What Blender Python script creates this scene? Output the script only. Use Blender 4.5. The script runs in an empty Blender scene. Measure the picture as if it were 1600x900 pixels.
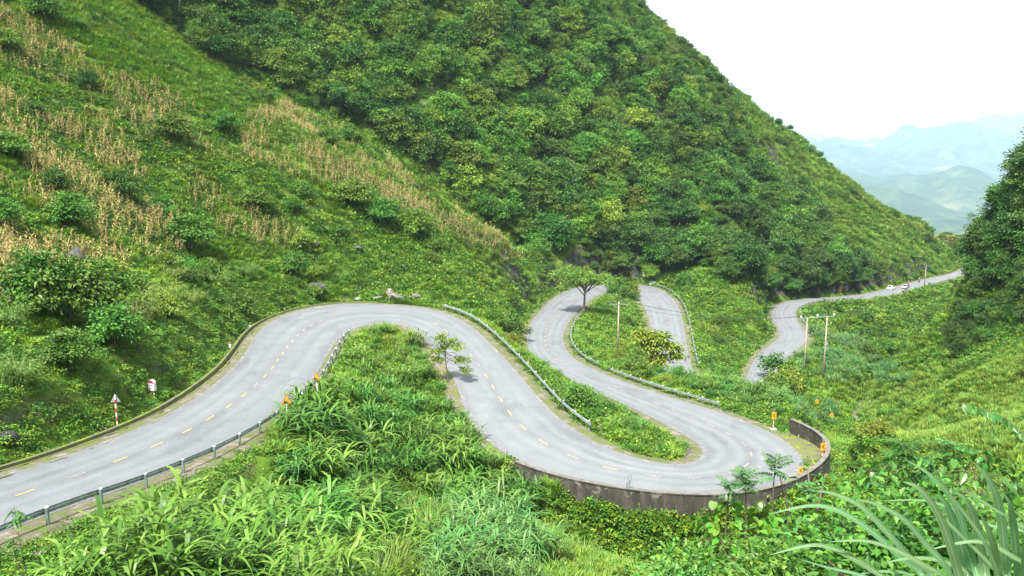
import bpy, math, random
import numpy as np
from mathutils import Vector

# ---------------------------------------------------------------- camera, sky, sun, exposure
SC = bpy.context.scene
COL = SC.collection
FPX, HZ = 1250.0, 240.0
PITCH = math.atan((450 - HZ) / FPX)
CP, SP = math.cos(PITCH), math.sin(PITCH)
cam_d = bpy.data.cameras.new("camera")
cam_d.sensor_width = 36.0
cam_d.lens = FPX / 1600 * 36
cam_d.clip_start = 0.05
cam_d.clip_end = 60000
cam = bpy.data.objects.new("camera", cam_d)
COL.objects.link(cam)
cam.rotation_euler = (math.pi / 2 - PITCH, 0, 0)
SC.camera = cam

SUN_EL, SUN_AZ = math.radians(58), math.radians(203)     # azimuth: compass-like, 0 = +Y (view direction), clockwise
world = bpy.data.worlds.new("World")
SC.world = world
world.use_nodes = True
wn, wl = world.node_tree.nodes, world.node_tree.links
wn.clear()
sky = wn.new("ShaderNodeTexSky")
sky.sky_type = 'NISHITA'
sky.sun_disc = False
sky.sun_elevation = SUN_EL
sky.sun_rotation = SUN_AZ
sky.air_density = 1.0
sky.dust_density = 2.5
tc = wn.new("ShaderNodeTexCoord")
mp = wn.new("ShaderNodeMapping")
mp.inputs['Scale'].default_value = (1.6, 1.6, 4.0)
nz = wn.new("ShaderNodeTexNoise")
nz.inputs['Scale'].default_value = 1.7
nz.inputs['Detail'].default_value = 5
rmp = wn.new("ShaderNodeMapRange")
rmp.inputs['From Min'].default_value = 0.38
rmp.inputs['From Max'].default_value = 0.52
rmp.inputs['To Min'].default_value = 0.45
rmp.inputs['To Max'].default_value = 0.97
mixw = wn.new("ShaderNodeMixRGB")
mixw.inputs[2].default_value = (6.6, 6.85, 7.1, 1)       # bright cloud deck
bg = wn.new("ShaderNodeBackground")
bg.inputs['Strength'].default_value = 0.1
ow = wn.new("ShaderNodeOutputWorld")
wl.new(tc.outputs['Generated'], mp.inputs['Vector'])
wl.new(mp.outputs['Vector'], nz.inputs['Vector'])
wl.new(nz.outputs['Fac'], rmp.inputs['Value'])
wl.new(rmp.outputs['Result'], mixw.inputs[0])
wl.new(sky.outputs['Color'], mixw.inputs[1])
wl.new(mixw.outputs['Color'], bg.inputs['Color'])
wl.new(bg.outputs['Background'], ow.inputs['Surface'])

sun_d = bpy.data.lights.new("sun", 'SUN')
sun_d.energy = 4.8
sun_d.angle = math.radians(4)
sun_d.color = (1.0, 0.95, 0.86)
sun = bpy.data.objects.new("sun", sun_d)
COL.objects.link(sun)
sdir = Vector((math.sin(SUN_AZ) * math.cos(SUN_EL), math.cos(SUN_AZ) * math.cos(SUN_EL), math.sin(SUN_EL)))
sun.rotation_euler = sdir.to_track_quat('Z', 'Y').to_euler()

SC.view_settings.view_transform = 'Standard'
SC.view_settings.look = 'None'
SC.view_settings.gamma = 1
SC.view_settings.exposure = 1.62
SC.view_settings.use_curve_mapping = False
cy = SC.cycles
cy.max_bounces = 6
cy.diffuse_bounces = 3
cy.glossy_bounces = 2
cy.transmission_bounces = 3
cy.transparent_max_bounces = 6
cy.volume_bounces = 1
cy.caustics_reflective = cy.caustics_refractive = False
cy.use_denoising = True
cy.sample_clamp_indirect = 6

# ---------------------------------------------------------------- helpers
R_ = np.random.RandomState(11)


def ray(u, v):
    x, y = (u - 800) / FPX, (450 - v) / FPX
    return np.array([x, CP + y * SP, -SP + y * CP])


def atz(u, v, z):
    d = ray(u, v)
    return d * (z / d[2])


def aty(u, v, y):
    d = ray(u, v)
    return d * (y / d[1])


def project(x, y, z):
    f = y * CP - z * SP
    f = np.where(f < 0.05, 0.05, f)
    return 800 + FPX * x / f, 450 - FPX * (y * SP + z * CP) / f


def inpoly(u, v, poly):
    r = np.zeros(np.shape(u), bool)
    n = len(poly)
    for i in range(n):
        x1, y1 = poly[i]
        x2, y2 = poly[(i + 1) % n]
        c = (y1 > v) != (y2 > v)
        with np.errstate(divide='ignore', invalid='ignore'):
            r ^= c & (u < (x2 - x1) * (v - y1) / (y2 - y1 + 1e-9) + x1)
    return r


_tab = np.random.RandomState(5).rand(256, 256)


def vnoise(x, y, s, seed=0):
    x = np.asarray(x) / s + seed * 17.31
    y = np.asarray(y) / s + seed * 9.77
    xi, yi = np.floor(x).astype(int), np.floor(y).astype(int)
    fx, fy = x - xi, y - yi
    fx, fy = fx * fx * (3 - 2 * fx), fy * fy * (3 - 2 * fy)
    t = lambda a, b: _tab[a % 256, b % 256]
    return (t(xi, yi) * (1 - fx) + t(xi + 1, yi) * fx) * (1 - fy) + (t(xi, yi + 1) * (1 - fx) + t(xi + 1, yi + 1) * fx) * fy - 0.5


def fbm(x, y, s, seed=0, o=4):
    r = 0
    a = 1.0
    for i in range(o):
        r = r + a * vnoise(x, y, s, seed + i)
        s *= 0.5
        a *= 0.5
    return r


def mesh(name, V, F, mats=None, mi=None, smooth=False):
    """V (n,3); F (m,3|4) int array or a list of faces"""
    me = bpy.data.meshes.new(name)
    V = np.asarray(V, np.float32)
    if isinstance(F, np.ndarray):
        k = F.shape[1]
        me.vertices.add(len(V))
        me.vertices.foreach_set('co', V.ravel())
        me.loops.add(F.size)
        me.loops.foreach_set('vertex_index', F.ravel().astype(np.int32))
        me.polygons.add(len(F))
        me.polygons.foreach_set('loop_start', np.arange(0, F.size, k, dtype=np.int32))
        me.update(calc_edges=True)
    else:
        me.from_pydata([tuple(map(float, p)) for p in V], [], [tuple(int(i) for i in q) for q in F])
    for m in (mats or []):
        me.materials.append(m)
    if mi is not None:
        me.polygons.foreach_set('material_index', np.asarray(mi, np.int32))
    me.polygons.foreach_set('use_smooth', np.full(len(me.polygons), smooth))
    me.update()
    return me


def obj(name, data, parent=None, loc=(0, 0, 0), rot=(0, 0, 0), scale=(1, 1, 1)):
    o = bpy.data.objects.new(name, data)
    COL.objects.link(o)
    o.location = loc
    o.rotation_euler = rot
    o.scale = scale
    if parent:
        o.parent = parent
    return o


def tag(o, label, cat, group=None):
    o['label'] = label
    o['category'] = cat
    if group:
        o['group'] = group
    return o


def struct(o, kind='structure'):
    o['kind'] = kind
    return o


def thing(name, label, cat, loc=(0, 0, 0), rz=0, group=None):
    return tag(obj(name, None, None, tuple(float(a) for a in loc), (0, 0, rz)), label, cat, group)


class MB:
    """collects simple solids into one mesh"""
    def __init__(s):
        s.V, s.F = [], []

    def add(s, V, F):
        n = len(s.V)
        s.V += [tuple(map(float, p)) for p in V]
        s.F += [tuple(int(i) + n for i in q) for q in F]
        return s

    def box(s, c, d, rz=0, taper=1.0):
        c = np.array(c, float)
        hx, hy, hz = np.array(d, float) / 2
        ca, sa = math.cos(rz), math.sin(rz)
        P = []
        for k in (-1, 1):
            t = 1 if k < 0 else taper
            for a, b in ((-1, -1), (1, -1), (1, 1), (-1, 1)):
                x, y = a * hx * t, b * hy * t
                P.append((c[0] + x * ca - y * sa, c[1] + x * sa + y * ca, c[2] + k * hz))
        return s.add(P, [(3, 2, 1, 0), (4, 5, 6, 7), (0, 1, 5, 4), (1, 2, 6, 5), (2, 3, 7, 6), (3, 0, 4, 7)])

    def tube(s, pts, rad, n=6, caps=True):
        pts = np.array(pts, float)
        rad = np.broadcast_to(np.array(rad, float), (len(pts),))
        V, F = [], []
        t = np.gradient(pts, axis=0)
        for i, p in enumerate(pts):
            d = t[i] / (np.linalg.norm(t[i]) + 1e-9)
            a = np.cross(d, (0, 0, 1) if abs(d[2]) < 0.9 else (1, 0, 0))
            a /= np.linalg.norm(a)
            b = np.cross(d, a)
            for k in range(n):
                w = 2 * math.pi * k / n
                V.append(p + rad[i] * (math.cos(w) * a + math.sin(w) * b))
        for i in range(len(pts) - 1):
            for k in range(n):
                F.append((i * n + k, i * n + (k + 1) % n, (i + 1) * n + (k + 1) % n, (i + 1) * n + k))
        if caps:
            F.append(tuple(range(n))[::-1])
            F.append(tuple((len(pts) - 1) * n + k for k in range(n)))
        return s.add(V, F)

    def prism(s, poly, y0, y1):
        """poly in x,z; extruded along y"""
        n = len(poly)
        V = [(a, y0, b) for a, b in poly] + [(a, y1, b) for a, b in poly]
        F = [tuple(range(n)), tuple(range(2 * n - 1, n - 1, -1))]
        F += [(i, i + n, (i + 1) % n + n, (i + 1) % n) for i in range(n)]
        return s.add(V, F)

    def mesh(s, name, mat, smooth=False):
        return mesh(name, s.V, s.F, [mat] if mat else None, smooth=smooth)


def part(name, mb, mat, parent, smooth=False, label=None):
    o = obj(name, mb.mesh(name, mat, smooth), parent)
    if label:
        o['label'] = label
    return o


# ---------------------------------------------------------------- materials
def newmat(name):
    m = bpy.data.materials.new(name)
    m.use_nodes = True
    nt = m.node_tree
    return m, nt, nt.nodes, nt.links, nt.nodes['Principled BSDF']


def noise_col(nt, scale, cols, pos=None, detail=6, rough=0.6, coord='Object', vec=None, dist=0.0):
    N, L = nt.nodes, nt.links
    n = N.new("ShaderNodeTexNoise")
    n.inputs['Scale'].default_value = scale
    n.inputs['Detail'].default_value = detail
    n.inputs['Roughness'].default_value = rough
    n.inputs['Distortion'].default_value = dist
    if vec is None:
        t = N.new("ShaderNodeTexCoord")
        L.new(t.outputs[coord], n.inputs['Vector'])
    else:
        L.new(vec, n.inputs['Vector'])
    r = N.new("ShaderNodeValToRGB")
    e = r.color_ramp.elements
    pos = pos or [0.3 + 0.4 * i / max(1, len(cols) - 1) for i in range(len(cols))]
    while len(e) < len(cols):
        e.new(0.5)
    for i, c in enumerate(cols):
        e[i].position = pos[i]
        e[i].color = (*c, 1) if len(c) == 3 else c
    L.new(n.outputs['Fac'], r.inputs['Fac'])
    return r.outputs['Color'], n.outputs['Fac']


def mixrgb(nt, fac, a, b, mode='MIX'):
    m = nt.nodes.new("ShaderNodeMixRGB")
    m.blend_type = mode
    for i, x in enumerate((fac, a, b)):
        if isinstance(x, bpy.types.NodeSocket):
            nt.links.new(x, m.inputs[i])
        elif i == 0:
            m.inputs[0].default_value = x
        else:
            m.inputs[i].default_value = (*x, 1)
    return m.outputs['Color']


def bump(nt, height, bsdf, strength=0.4, dist=0.05):
    b = nt.nodes.new("ShaderNodeBump")
    b.inputs['Strength'].default_value = strength
    b.inputs['Distance'].default_value = dist
    nt.links.new(height, b.inputs['Height'])
    nt.links.new(b.outputs['Normal'], bsdf.inputs['Normal'])


def simple(name, cols, scale=3.0, rough=0.7, metal=0.0, bmp=0.15, pos=None, bd=0.02):
    m, nt, N, L, B = newmat(name)
    c, f = noise_col(nt, scale, cols, pos)
    L.new(c, B.inputs['Base Color'])
    B.inputs['Roughness'].default_value = rough
    B.inputs['Metallic'].default_value = metal
    if bmp:
        bump(nt, f, B, bmp, bd)
    return m


def leafmat(name, dark, mid, light, trans=0.25, rough=0.5, vary=0.25, spec=0.3):
    """leaf colour differs leaf by leaf (island) and plant by plant (object random)"""
    m, nt, N, L, B = newmat(name)
    g = N.new("ShaderNodeNewGeometry")
    r = N.new("ShaderNodeValToRGB")
    e = r.color_ramp.elements
    e.new(0.5)
    for i, (p, c) in enumerate(((0.0, dark), (0.55, mid), (1.0, light))):
        e[i].position = p
        e[i].color = (*c, 1)
    L.new(g.outputs['Random Per Island'], r.inputs['Fac'])
    oi = N.new("ShaderNodeObjectInfo")
    mr = N.new("ShaderNodeMapRange")
    mr.inputs['To Min'].default_value = 1 - vary
    mr.inputs['To Max'].default_value = 1 + vary
    L.new(oi.outputs['Random'], mr.inputs['Value'])
    hs = N.new("ShaderNodeHueSaturation")
    hs.inputs['Saturation'].default_value = 1.0
    L.new(mr.outputs['Result'], hs.inputs['Value'])
    mr2 = N.new("ShaderNodeMapRange")
    mr2.inputs['To Min'].default_value = 0.475
    mr2.inputs['To Max'].default_value = 0.525
    ml = N.new("ShaderNodeMath")
    ml.operation = 'FRACT'
    mm = N.new("ShaderNodeMath")
    mm.operation = 'MULTIPLY'
    mm.inputs[1].default_value = 7.31
    L.new(oi.outputs['Random'], mm.inputs[0])
    L.new(mm.outputs[0], ml.inputs[0])
    L.new(ml.outputs[0], mr2.inputs['Value'])
    L.new(mr2.outputs['Result'], hs.inputs['Hue'])
    L.new(r.outputs['Color'], hs.inputs['Color'])
    L.new(hs.outputs['Color'], B.inputs['Base Color'])
    B.inputs['Roughness'].default_value = rough
    B.inputs['Specular IOR Level'].default_value = spec
    if trans > 0:
        t = N.new("ShaderNodeBsdfTranslucent")
        L.new(hs.outputs['Color'], t.inputs['Color'])
        mx = N.new("ShaderNodeMixShader")
        mx.inputs[0].default_value = trans
        L.new(B.outputs['BSDF'], mx.inputs[1])
        L.new(t.outputs['BSDF'], mx.inputs[2])
        L.new(mx.outputs[0], N['Material Output'].inputs['Surface'])
    return m

# ---------------------------------------------------------------- the road, traced from both edges and set at its heights
ST=[ # Lu,Lv,Ru,Rv,z
(-190,800,-330,985,-16.0),
(0,744,0,826,-17.6),
(88,719,112,792,-18.4),
(148,696,181,768,-19.0),
(220,668,260,738,-19.7),
(280,640,330,708,-20.3),
(330,606,390,676,-20.9),
(366,574,440,640,-21.5),
(388,548,474,616,-22.0),
(396,524,494,586,-22.6),
(414,507,510,560,-23.1),
(440,493,524,530,-23.6),
(480,480,545,514,-24.1),
(530,474,572,508,-24.5),
(580,474,598,505,-24.9),
(630,477,622,506,-25.3),
(668,481,640,511,-25.6),
(700,489,654,521,-25.9),
(728,502,672,540,-26.3),
(752,522,690,562,-26.8),
(780,550,706,584,-27.3),
(808,580,716,606,-27.8),
(834,612,724,636,-28.3),
(858,641,736,664,-28.7),
(888,665,758,689,-29.1),
(925,690,800,718,-29.5),
(965,707,862,742,-29.9),
(1005,719,935,758,-30.2),
(1040,725,1020,770,-30.6),
(1068,726,1110,776,-30.9),
(1088,722,1195,768,-31.2),
(1099,712,1252,746,-31.5),
(1099,702,1262,720,-31.8),
(1090,693,1242,697,-32.1),
(1072,681,1202,672,-32.5),
(1046,666,1150,652,-32.9),
(1012,649,1090,632,-33.4),
(970,626,1030,616,-33.9),
(925,604,976,597,-34.4),
(880,582,930,578,-34.9),
(845,560,898,564,-35.3),
(826,538,881,546,-35.7),
(821,516,877,526,-36.1),
(832,500,884,508,-36.5),
(848,482,900,488,-36.9),
(864,467,914,473,-37.3),
(884,452,934,460,-37.7),
(915,446,948,456,-38.0),
(955,443.5,966,454.5,-38.3),
(1000,443.5,986,455,-38.6),
(1028,448,997,463,-38.9),
(1050,462,1006,478,-39.3),
(1062,480,1014,496,-39.7),
(1068,504,1018,514,-40.1),
(1072,532,1021,538,-40.6),
(1076,560,1025,562,-41.1),
(1082,584,1030,592,-41.6),
(1098,602,1044,624,-42.1),
(1126,610,1096,650,-42.5),
(1154,606,1166,648,-42.9),
(1170,590,1204,616,-43.3),
(1172,568,1212,584,-43.7),
(1186,549,1230,556,-44.2),
(1212,537,1254,538,-44.6),
(1228,526,1262,526,-45.0),
(1222,514,1252,516,-45.4),
(1218,498,1232,504,-45.8),
(1217,484,1228,490,-46.2),
(1224,472,1238,478,-46.6),
(1254,467.5,1258,471.5,-47.0),
(1310,465,1312,470,-47.8),
(1360,461,1366,465,-48.6),
(1391,452.5,1404,457,-49.4),
(1430,442,1436,446,-50.2),
(1460,434.5,1468,436.5,-51.0),
(1498,428.5,1503,430,-51.6),
(1503,424.5,1517,426,-52),
(1508,420,1524,419,-52.3),
(1526,414,1540,414,-52.8),
(1580,408,1585,410,-53.4),
]
ST = np.array(ST, float)
NST = len(ST)
EL = np.array([atz(a[0], a[1], a[4]) for a in ST])
ER = np.array([atz(a[2], a[3], a[4]) for a in ST])
# the far stretch is only a few pixels wide: give it its real width about its middle line
_c = (EL + ER) / 2
_t = np.gradient(_c, axis=0)
_t /= np.linalg.norm(_t[:, :2], axis=1)[:, None]
_n = np.stack([-_t[:, 1], _t[:, 0], 0 * _t[:, 0]], 1)      # to the left of travel
for i in range(NST):
    if i >= 63:
        EL[i], ER[i] = _c[i] + _n[i] * 3.3, _c[i] - _n[i] * 3.3
    elif 37 <= i <= 41:
        EL[i] = ER[i] + _n[i] * 7.0


def cr(P, t):
    """Catmull-Rom through P at fractional index t"""
    t = np.atleast_1d(np.asarray(t, float))
    n = len(P)
    i = np.clip(np.floor(t).astype(int), 0, n - 2)
    f = (t - i)[:, None]
    p0, p1, p2, p3 = P[np.clip(i - 1, 0, n - 1)], P[i], P[i + 1], P[np.clip(i + 2, 0, n - 1)]
    return 0.5 * (2 * p1 + (p2 - p0) * f + (2 * p0 - 5 * p1 + 4 * p2 - p3) * f ** 2 + (3 * p1 - p0 - 3 * p2 + p3) * f ** 3)


def smooth1(P):
    Q = P.copy()
    Q[1:-1] = 0.25 * P[:-2] + 0.5 * P[1:-1] + 0.25 * P[2:]
    return Q


EL, ER = smooth1(EL), smooth1(ER)
# samples at about every 1.2 m
_tt = np.linspace(0, NST - 1, 8000)
_cc = cr((EL + ER) / 2, _tt)
_s = np.concatenate([[0], np.cumsum(np.linalg.norm(np.diff(_cc, axis=0), axis=1))])
SLEN = _s[-1]
NS = int(SLEN / 1.1)
TS = np.interp(np.linspace(0, SLEN, NS), _s, _tt)          # station index of every sample
RL, RR = cr(EL, TS), cr(ER, TS)
RL[:, 2] = RR[:, 2] = (RL[:, 2] + RR[:, 2]) / 2
RC = (RL + RR) / 2


def edge(side, t, off, dz=0.0):
    """point outside the road edge: side 'L' or 'R', station t, metres outward"""
    t = np.atleast_1d(np.asarray(t, float))
    E = EL if side == 'L' else ER
    p = cr(E, t)
    d = cr(E, np.clip(t + 0.15, 0, NST - 1)) - cr(E, np.clip(t - 0.15, 0, NST - 1))
    d[:, 2] = 0
    d /= np.linalg.norm(d, axis=1)[:, None] + 1e-9
    n = np.stack([-d[:, 1], d[:, 0], 0 * d[:, 0]], 1)
    if side == 'R':
        n = -n
    p = p + n * np.broadcast_to(np.asarray(off, float), t.shape)[:, None]
    p[:, 2] += dz
    return p


# ---------------------------------------------------------------- terrain: one height field through the road and the slopes
CT = []


def G(u, v, y, dz=0.0):
    p = aty(u, v, y)
    CT.append((p[0], p[1], p[2] + dz))


# slope left of the upper road, up to the edge of the forest
for a in ((0, 0, 150), (330, 100, 195), (600, 240, 200), (850, 418, 207), (0, 400, 76), (0, 200, 110), (300, 400, 117), (300, 200, 152),
          (600, 400, 152), (600, 300, 174), (800, 400, 192), (750, 350, 196), (150, 0, 170), (450, 300, 150), (450, 200, 178), (150, 300, 112),
          (-200, 0, 128), (-200, 300, 75), (700, 430, 150), (520, 440, 141), (160, 450, 84), (60, 520, 64)):
    G(*a)
# forest mountain
for a in ((400, 100, 226), (400, 0, 242), (550, 150, 230), (700, 300, 226), (700, 200, 241), (700, 100, 259), (700, 0, 279), (950, 400, 243),
          (950, 350, 251), (950, 250, 269), (950, 100, 301), (950, 0, 323), (820, 350, 232), (820, 250, 246), (200, -60, 215), (1050, 420, 246),
          (1050, 350, 256), (1100, 300, 276), (1200, 300, 302), (1200, 400, 268), (1300, 400, 302), (1300, 300, 352), (1100, 200, 311),
          (1000, 200, 291), (1330, 440, 276), (1390, 430, 298), (1440, 410, 335), (1150, 430, 226), (1190, 440, 224), (1120, 500, 205), (1150, 545, 186)):
    G(*a)
# skyline ridge and what falls away behind it
for u, v, y in ((990, 0, 360), (1100, 90, 371), (1240, 218, 385), (1330, 293, 394), (1420, 362, 404), (1480, 397, 412)):
    G(u, v, y)
    p = aty(u, v, y)
    CT.append((p[0] + 30, p[1] + 55, p[2] - 42))
    CT.append((p[0] + 60, p[1] + 105, p[2] - 95))
G(1520, 388, 452)
G(1480, 378, 462)
G(1440, 366, 470)
G(1560, 400, 440)
# stream and valley
CREEK = np.array([(30, 78, -42.6), (37, 92, -44), (45, 103, -45), (54, 113, -46.2), (62, 130, -48), (68, 152, -50), (90, 185, -53), (121, 221, -56),
                  (150, 255, -58), (185, 310, -60), (215, 360, -62), (270, 430, -66), (330, 500, -70)], float)
CT += [tuple(p) for p in CREEK]
CT += [(62, 165, -46.2), (70, 172, -47), (108, 245, -51), (96, 232, -50.5), (52, 140, -47), (44, 122, -43.8)]
# right-hand slope
for a in ((1500, 600, 120), (1600, 600, 105), (1450, 640, 128), (1550, 500, 150), (1600, 450, 150), (1600, 310, 165), (1540, 410, 186), (1522, 450, 196),
          (1600, 700, 70), (1600, 800, 40), (1500, 800, 50), (1400, 850, 61), (1400, 690, 110), (1750, 300, 140), (1750, 500, 110), (1700, 200, 190)):
    G(*a)
# between the legs and below them
for u, v, y, dz in ((600, 900, 42, 0), (200, 900, 33, 0), (200, 822, 40, 0), (400, 800, 50, 0), (600, 700, 66, -1.2), (600, 600, 85, -1.2), (620, 520, 108, -1.2),
                    (700, 800, 58, -1), (850, 850, 58, 0), (950, 880, 60, 0), (1100, 900, 60, 0), (520, 640, 70, -0.6), (680, 680, 74, -1.4), (460, 730, 58, -0.3)):
    G(u, v, y, dz)
# the slope the camera stands on
CT += [(0, 0, -1.75), (0, 5, -4.6), (0, 15, -11.5), (0, 30, -20), (-10, 25, -16.4), (-17, 25, -15.8), (10, 45, -29), (15, 30, -20.5), (20, 45, -28.5), (4, 13, -10.2),
       (12, 10, -8), (20, 20, -13.5), (3, 4, -3.6), (-10, 8, -6), (-25, 10, -8), (0, -20, 5), (30, -20, 3), (-40, -20, 2), (30, 8, -6), (60, 20, -6), (90, 50, 0),
       (-60, 10, 4), (-80, 60, 14), (-120, 100, 45), (130, 120, 15)]
# off-frame anchors
CT += [(-180, 120, 85), (-200, 300, 120), (-120, 330, 110), (0, 420, 110), (-200, 480, 150), (60, 420, 75), (200, 200, 40), (260, 260, 55), (300, 120, 80), (320, 340, 20), (300, 480, -45),
       (-220, -40, 60), (300, -40, 40), (140, 480, -55), (220, 470, -60)]
# foot of the retaining wall
for t in np.arange(26, 34, 0.7):
    p = edge('R', t, 5.2 if t > 31 else 2.4)[0]
    CT.append((p[0], p[1], p[2] - (4.2 if t < 31.5 else 4.4)))
for t in np.arange(33, 41, 1.0):
    p = edge('R', t, 8)[0]
    CT.append((p[0], p[1], p[2] - 0.4))
for t in np.arange(33.6, 38.6, 1.0):
    p = edge('R', t, 13.5)[0]
    CT.append((p[0], p[1], p[2] - 0.9))
for t in np.arange(0, 11.5, 1.0):
    p = edge('R', t, 3.2)[0]
    CT.append((p[0], p[1], p[2] - 1.3))
# cut bank above the road on the hill side
for t in np.arange(1, 13, 1.0):
    p = edge('L', t, 5.5)[0]
    CT.append((p[0], p[1], p[2] + 3.4))
for t in np.arange(42, 50, 1.0):
    p = edge('L', t, 6)[0]
    CT.append((p[0], p[1], p[2] + (4.5 if t < 46 else 9)))
for t in np.arange(64, 75, 1.0):
    p = edge('L', t, 6)[0]
    CT.append((p[0], p[1], p[2] + (5.5 if t < 68 else 7.5)))
    p = edge('R', t, 9)[0]
    CT.append((p[0], p[1], p[2] - 3.5))
for i in range(0, NST):
    for E in (EL[i], (EL[i] + ER[i]) / 2, ER[i]):
        CT.append(tuple(E))
CT = np.array(CT)
# drop control points that sit almost on top of one another
_keep = []
for i in range(len(CT) - 1, -1, -1):
    if all((CT[i, 0] - CT[j, 0]) ** 2 + (CT[i, 1] - CT[j, 1]) ** 2 > 1.5 for j in _keep):
        _keep.append(i)
CT = CT[_keep]
_n0 = len(CT)
_d = np.linalg.norm(CT[:, None, :2] - CT[None, :, :2], axis=2) / 100
_A = np.zeros((_n0 + 3, _n0 + 3))
_A[:_n0, :_n0] = _d ** 1.5 + np.eye(_n0) * 0.0002 * 0
_A[:_n0, _n0] = 1
_A[:_n0, _n0 + 1:] = CT[:, :2] / 100
_A[_n0:, :_n0] = _A[:_n0, _n0:].T
_W = np.linalg.solve(_A, np.concatenate([CT[:, 2], [0, 0, 0]]))

GX0, GX1, GY0, GY1, GS = -240.0, 330.0, -45.0, 510.0, 1.2
gx = np.arange(GX0, GX1 + 0.01, GS)
gy = np.arange(GY0, GY1 + 0.01, GS)
XX, YY = np.meshgrid(gx, gy)
_px, _py = XX.ravel(), YY.ravel()
ZZ = np.empty(_px.size)
for i in range(0, _px.size, 20000):
    a, b = _px[i:i + 20000, None] / 100, _py[i:i + 20000, None] / 100
    d = ((a - CT[None, :, 0] / 100) ** 2 + (b - CT[None, :, 1] / 100) ** 2) ** 0.75
    ZZ[i:i + 20000] = d @ _W[:_n0] + _W[_n0] + _W[_n0 + 1] * a[:, 0] + _W[_n0 + 2] * b[:, 0]
# distance to the road edge, and its height there
RD = np.full(_px.size, 60.0)
RZ = np.zeros(_px.size)
RT = np.zeros(_px.size)
RSIDE = np.zeros(_px.size)
_nc = RR - RL
_hw = np.linalg.norm(_nc[:, :2], axis=1) / 2
_tan = np.gradient(RC, axis=0)
_tan /= np.linalg.norm(_tan[:, :2], axis=1)[:, None]


def seg_dist(px, py, A):
    """distance to polyline A (xy), index of the nearest sample"""
    best = np.full(px.shape, 1e9)
    bi = np.zeros(px.shape, int)
    for j in range(len(A)):
        d = (px - A[j, 0]) ** 2 + (py - A[j, 1]) ** 2
        m = d < best
        best[m] = d[m]
        bi[m] = j
    return np.sqrt(best), bi


_near = np.zeros(_px.size, bool)
for j in range(0, NS, 6):
    ix0, ix1 = int((RC[j, 0] - 26 - GX0) / GS), int((RC[j, 0] + 26 - GX0) / GS)
    iy0, iy1 = int((RC[j, 1] - 26 - GY0) / GS), int((RC[j, 1] + 26 - GY0) / GS)
    _near.reshape(XX.shape)[max(iy0, 0):max(iy1, 0), max(ix0, 0):max(ix1, 0)] = True
_ni = np.where(_near)[0]
_a, _b = _px[_ni], _py[_ni]
dl, il = seg_dist(_a, _b, RL)
dr, ir = seg_dist(_a, _b, RR)
dc, ic = seg_dist(_a, _b, RC)
# inside the road: mark the grid cells that hold a point of the ribbon
_in = np.zeros(XX.shape, bool)
_zin = np.full(XX.shape, 1e9)
_f = np.linspace(0, 1, 40)[None, :, None]
_P = (RL[:, None, :] * (1 - _f) + RR[:, None, :] * _f)
_P = np.concatenate([_P, (_P[1:] + _P[:-1]) / 2]).reshape(-1, 3)
_i, _j = np.floor((_P[:, 0] - GX0) / GS).astype(int), np.floor((_P[:, 1] - GY0) / GS).astype(int)
_k = (_i >= 0) & (_i < len(gx) - 1) & (_j >= 0) & (_j < len(gy) - 1)
for a, b in ((0, 0), (1, 0), (0, 1), (1, 1)):
    _in[_j[_k] + b, _i[_k] + a] = True
    np.minimum.at(_zin, (_j[_k] + b, _i[_k] + a), _P[_k, 2])
inside = _in.ravel()[_ni]
side = np.where(dl < dr, -1, 1)
dd = np.where(inside, -np.minimum(dl, dr), np.minimum(dl, dr))
RD[_ni] = dd
jj = np.where(dl < dr, il, ir)
RZ[_ni] = np.where(inside, np.minimum(_zin.ravel()[_ni], 1e8), RC[jj, 2])
RT[_ni] = TS[jj]
RSIDE[_ni] = side
nzw = np.clip((RD - 4) / 12, 0, 1)
far = np.clip((_py - 150) / 80, 0, 1) * np.clip((_px + 260) / 100, 0, 1)
ZZ += nzw * (fbm(_px, _py, 9, 1) * 1.0 + fbm(_px, _py, 34, 4) * (1.4 + 5.0 * far) + far * fbm(_px * 0.6 + _py * 0.25, _py * 0.4, 14, 8) * 3.5)
# gullies and ribs that run down the mountain
for pts_, dep_, wid_ in (([(1010, 110, 306), (1035, 200, 292), (1040, 280, 277), (1010, 380, 252)], -8, 9), ([(1130, 250, 300), (1180, 330, 288), (1215, 420, 262)], -8, 9), ([(1045, 275, 270), (1110, 350, 258), (1170, 410, 240)], 4.5, 7),
                         ([(720, 0, 282), (740, 120, 258), (800, 250, 242), (850, 380, 228)], -7, 8), ([(600, 0, 268), (640, 100, 248), (700, 230, 233)], 4, 9), ([(1230, 300, 330), (1290, 380, 300), (1330, 430, 282)], -7, 8),
                         ([(880, 0, 312), (900, 150, 284), (930, 300, 258)], 4, 9), ([(480, 0, 254), (520, 90, 238), (560, 170, 228)], -6, 8)):
    q_ = cr(np.array([aty(*a_) for a_ in pts_]), np.linspace(0, len(pts_) - 1.01, 60))
    w_ = np.where((_py > 190) & (_px > -120))[0]
    gd, _g = seg_dist(_px[w_], _py[w_], q_)
    ZZ[w_] += dep_ * np.exp(-(gd / wid_) ** 2) * nzw[w_]
marg = np.where(RSIDE < 0, 2.0, 1.9)
marg = np.where((RSIDE < 0) & (RT < 14.5), 2.5, marg)
wallm = (RSIDE > 0) & (RT > 25.8) & (RT < 33.7)
marg = np.where(wallm, np.where(RT > 31, 3.0, 0.75), marg)
blend = np.where(wallm, 1.0, 4.0)
tgt = RZ - 0.32 - np.where((RSIDE < 0) & (RT < 14.5) & (RD > 0.3), 0.45, 0)
t_ = np.clip((RD - marg) / blend, 0, 1)
t_ = t_ * t_ * (3 - 2 * t_)
ZZ = tgt * (1 - t_) + ZZ * t_
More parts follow.
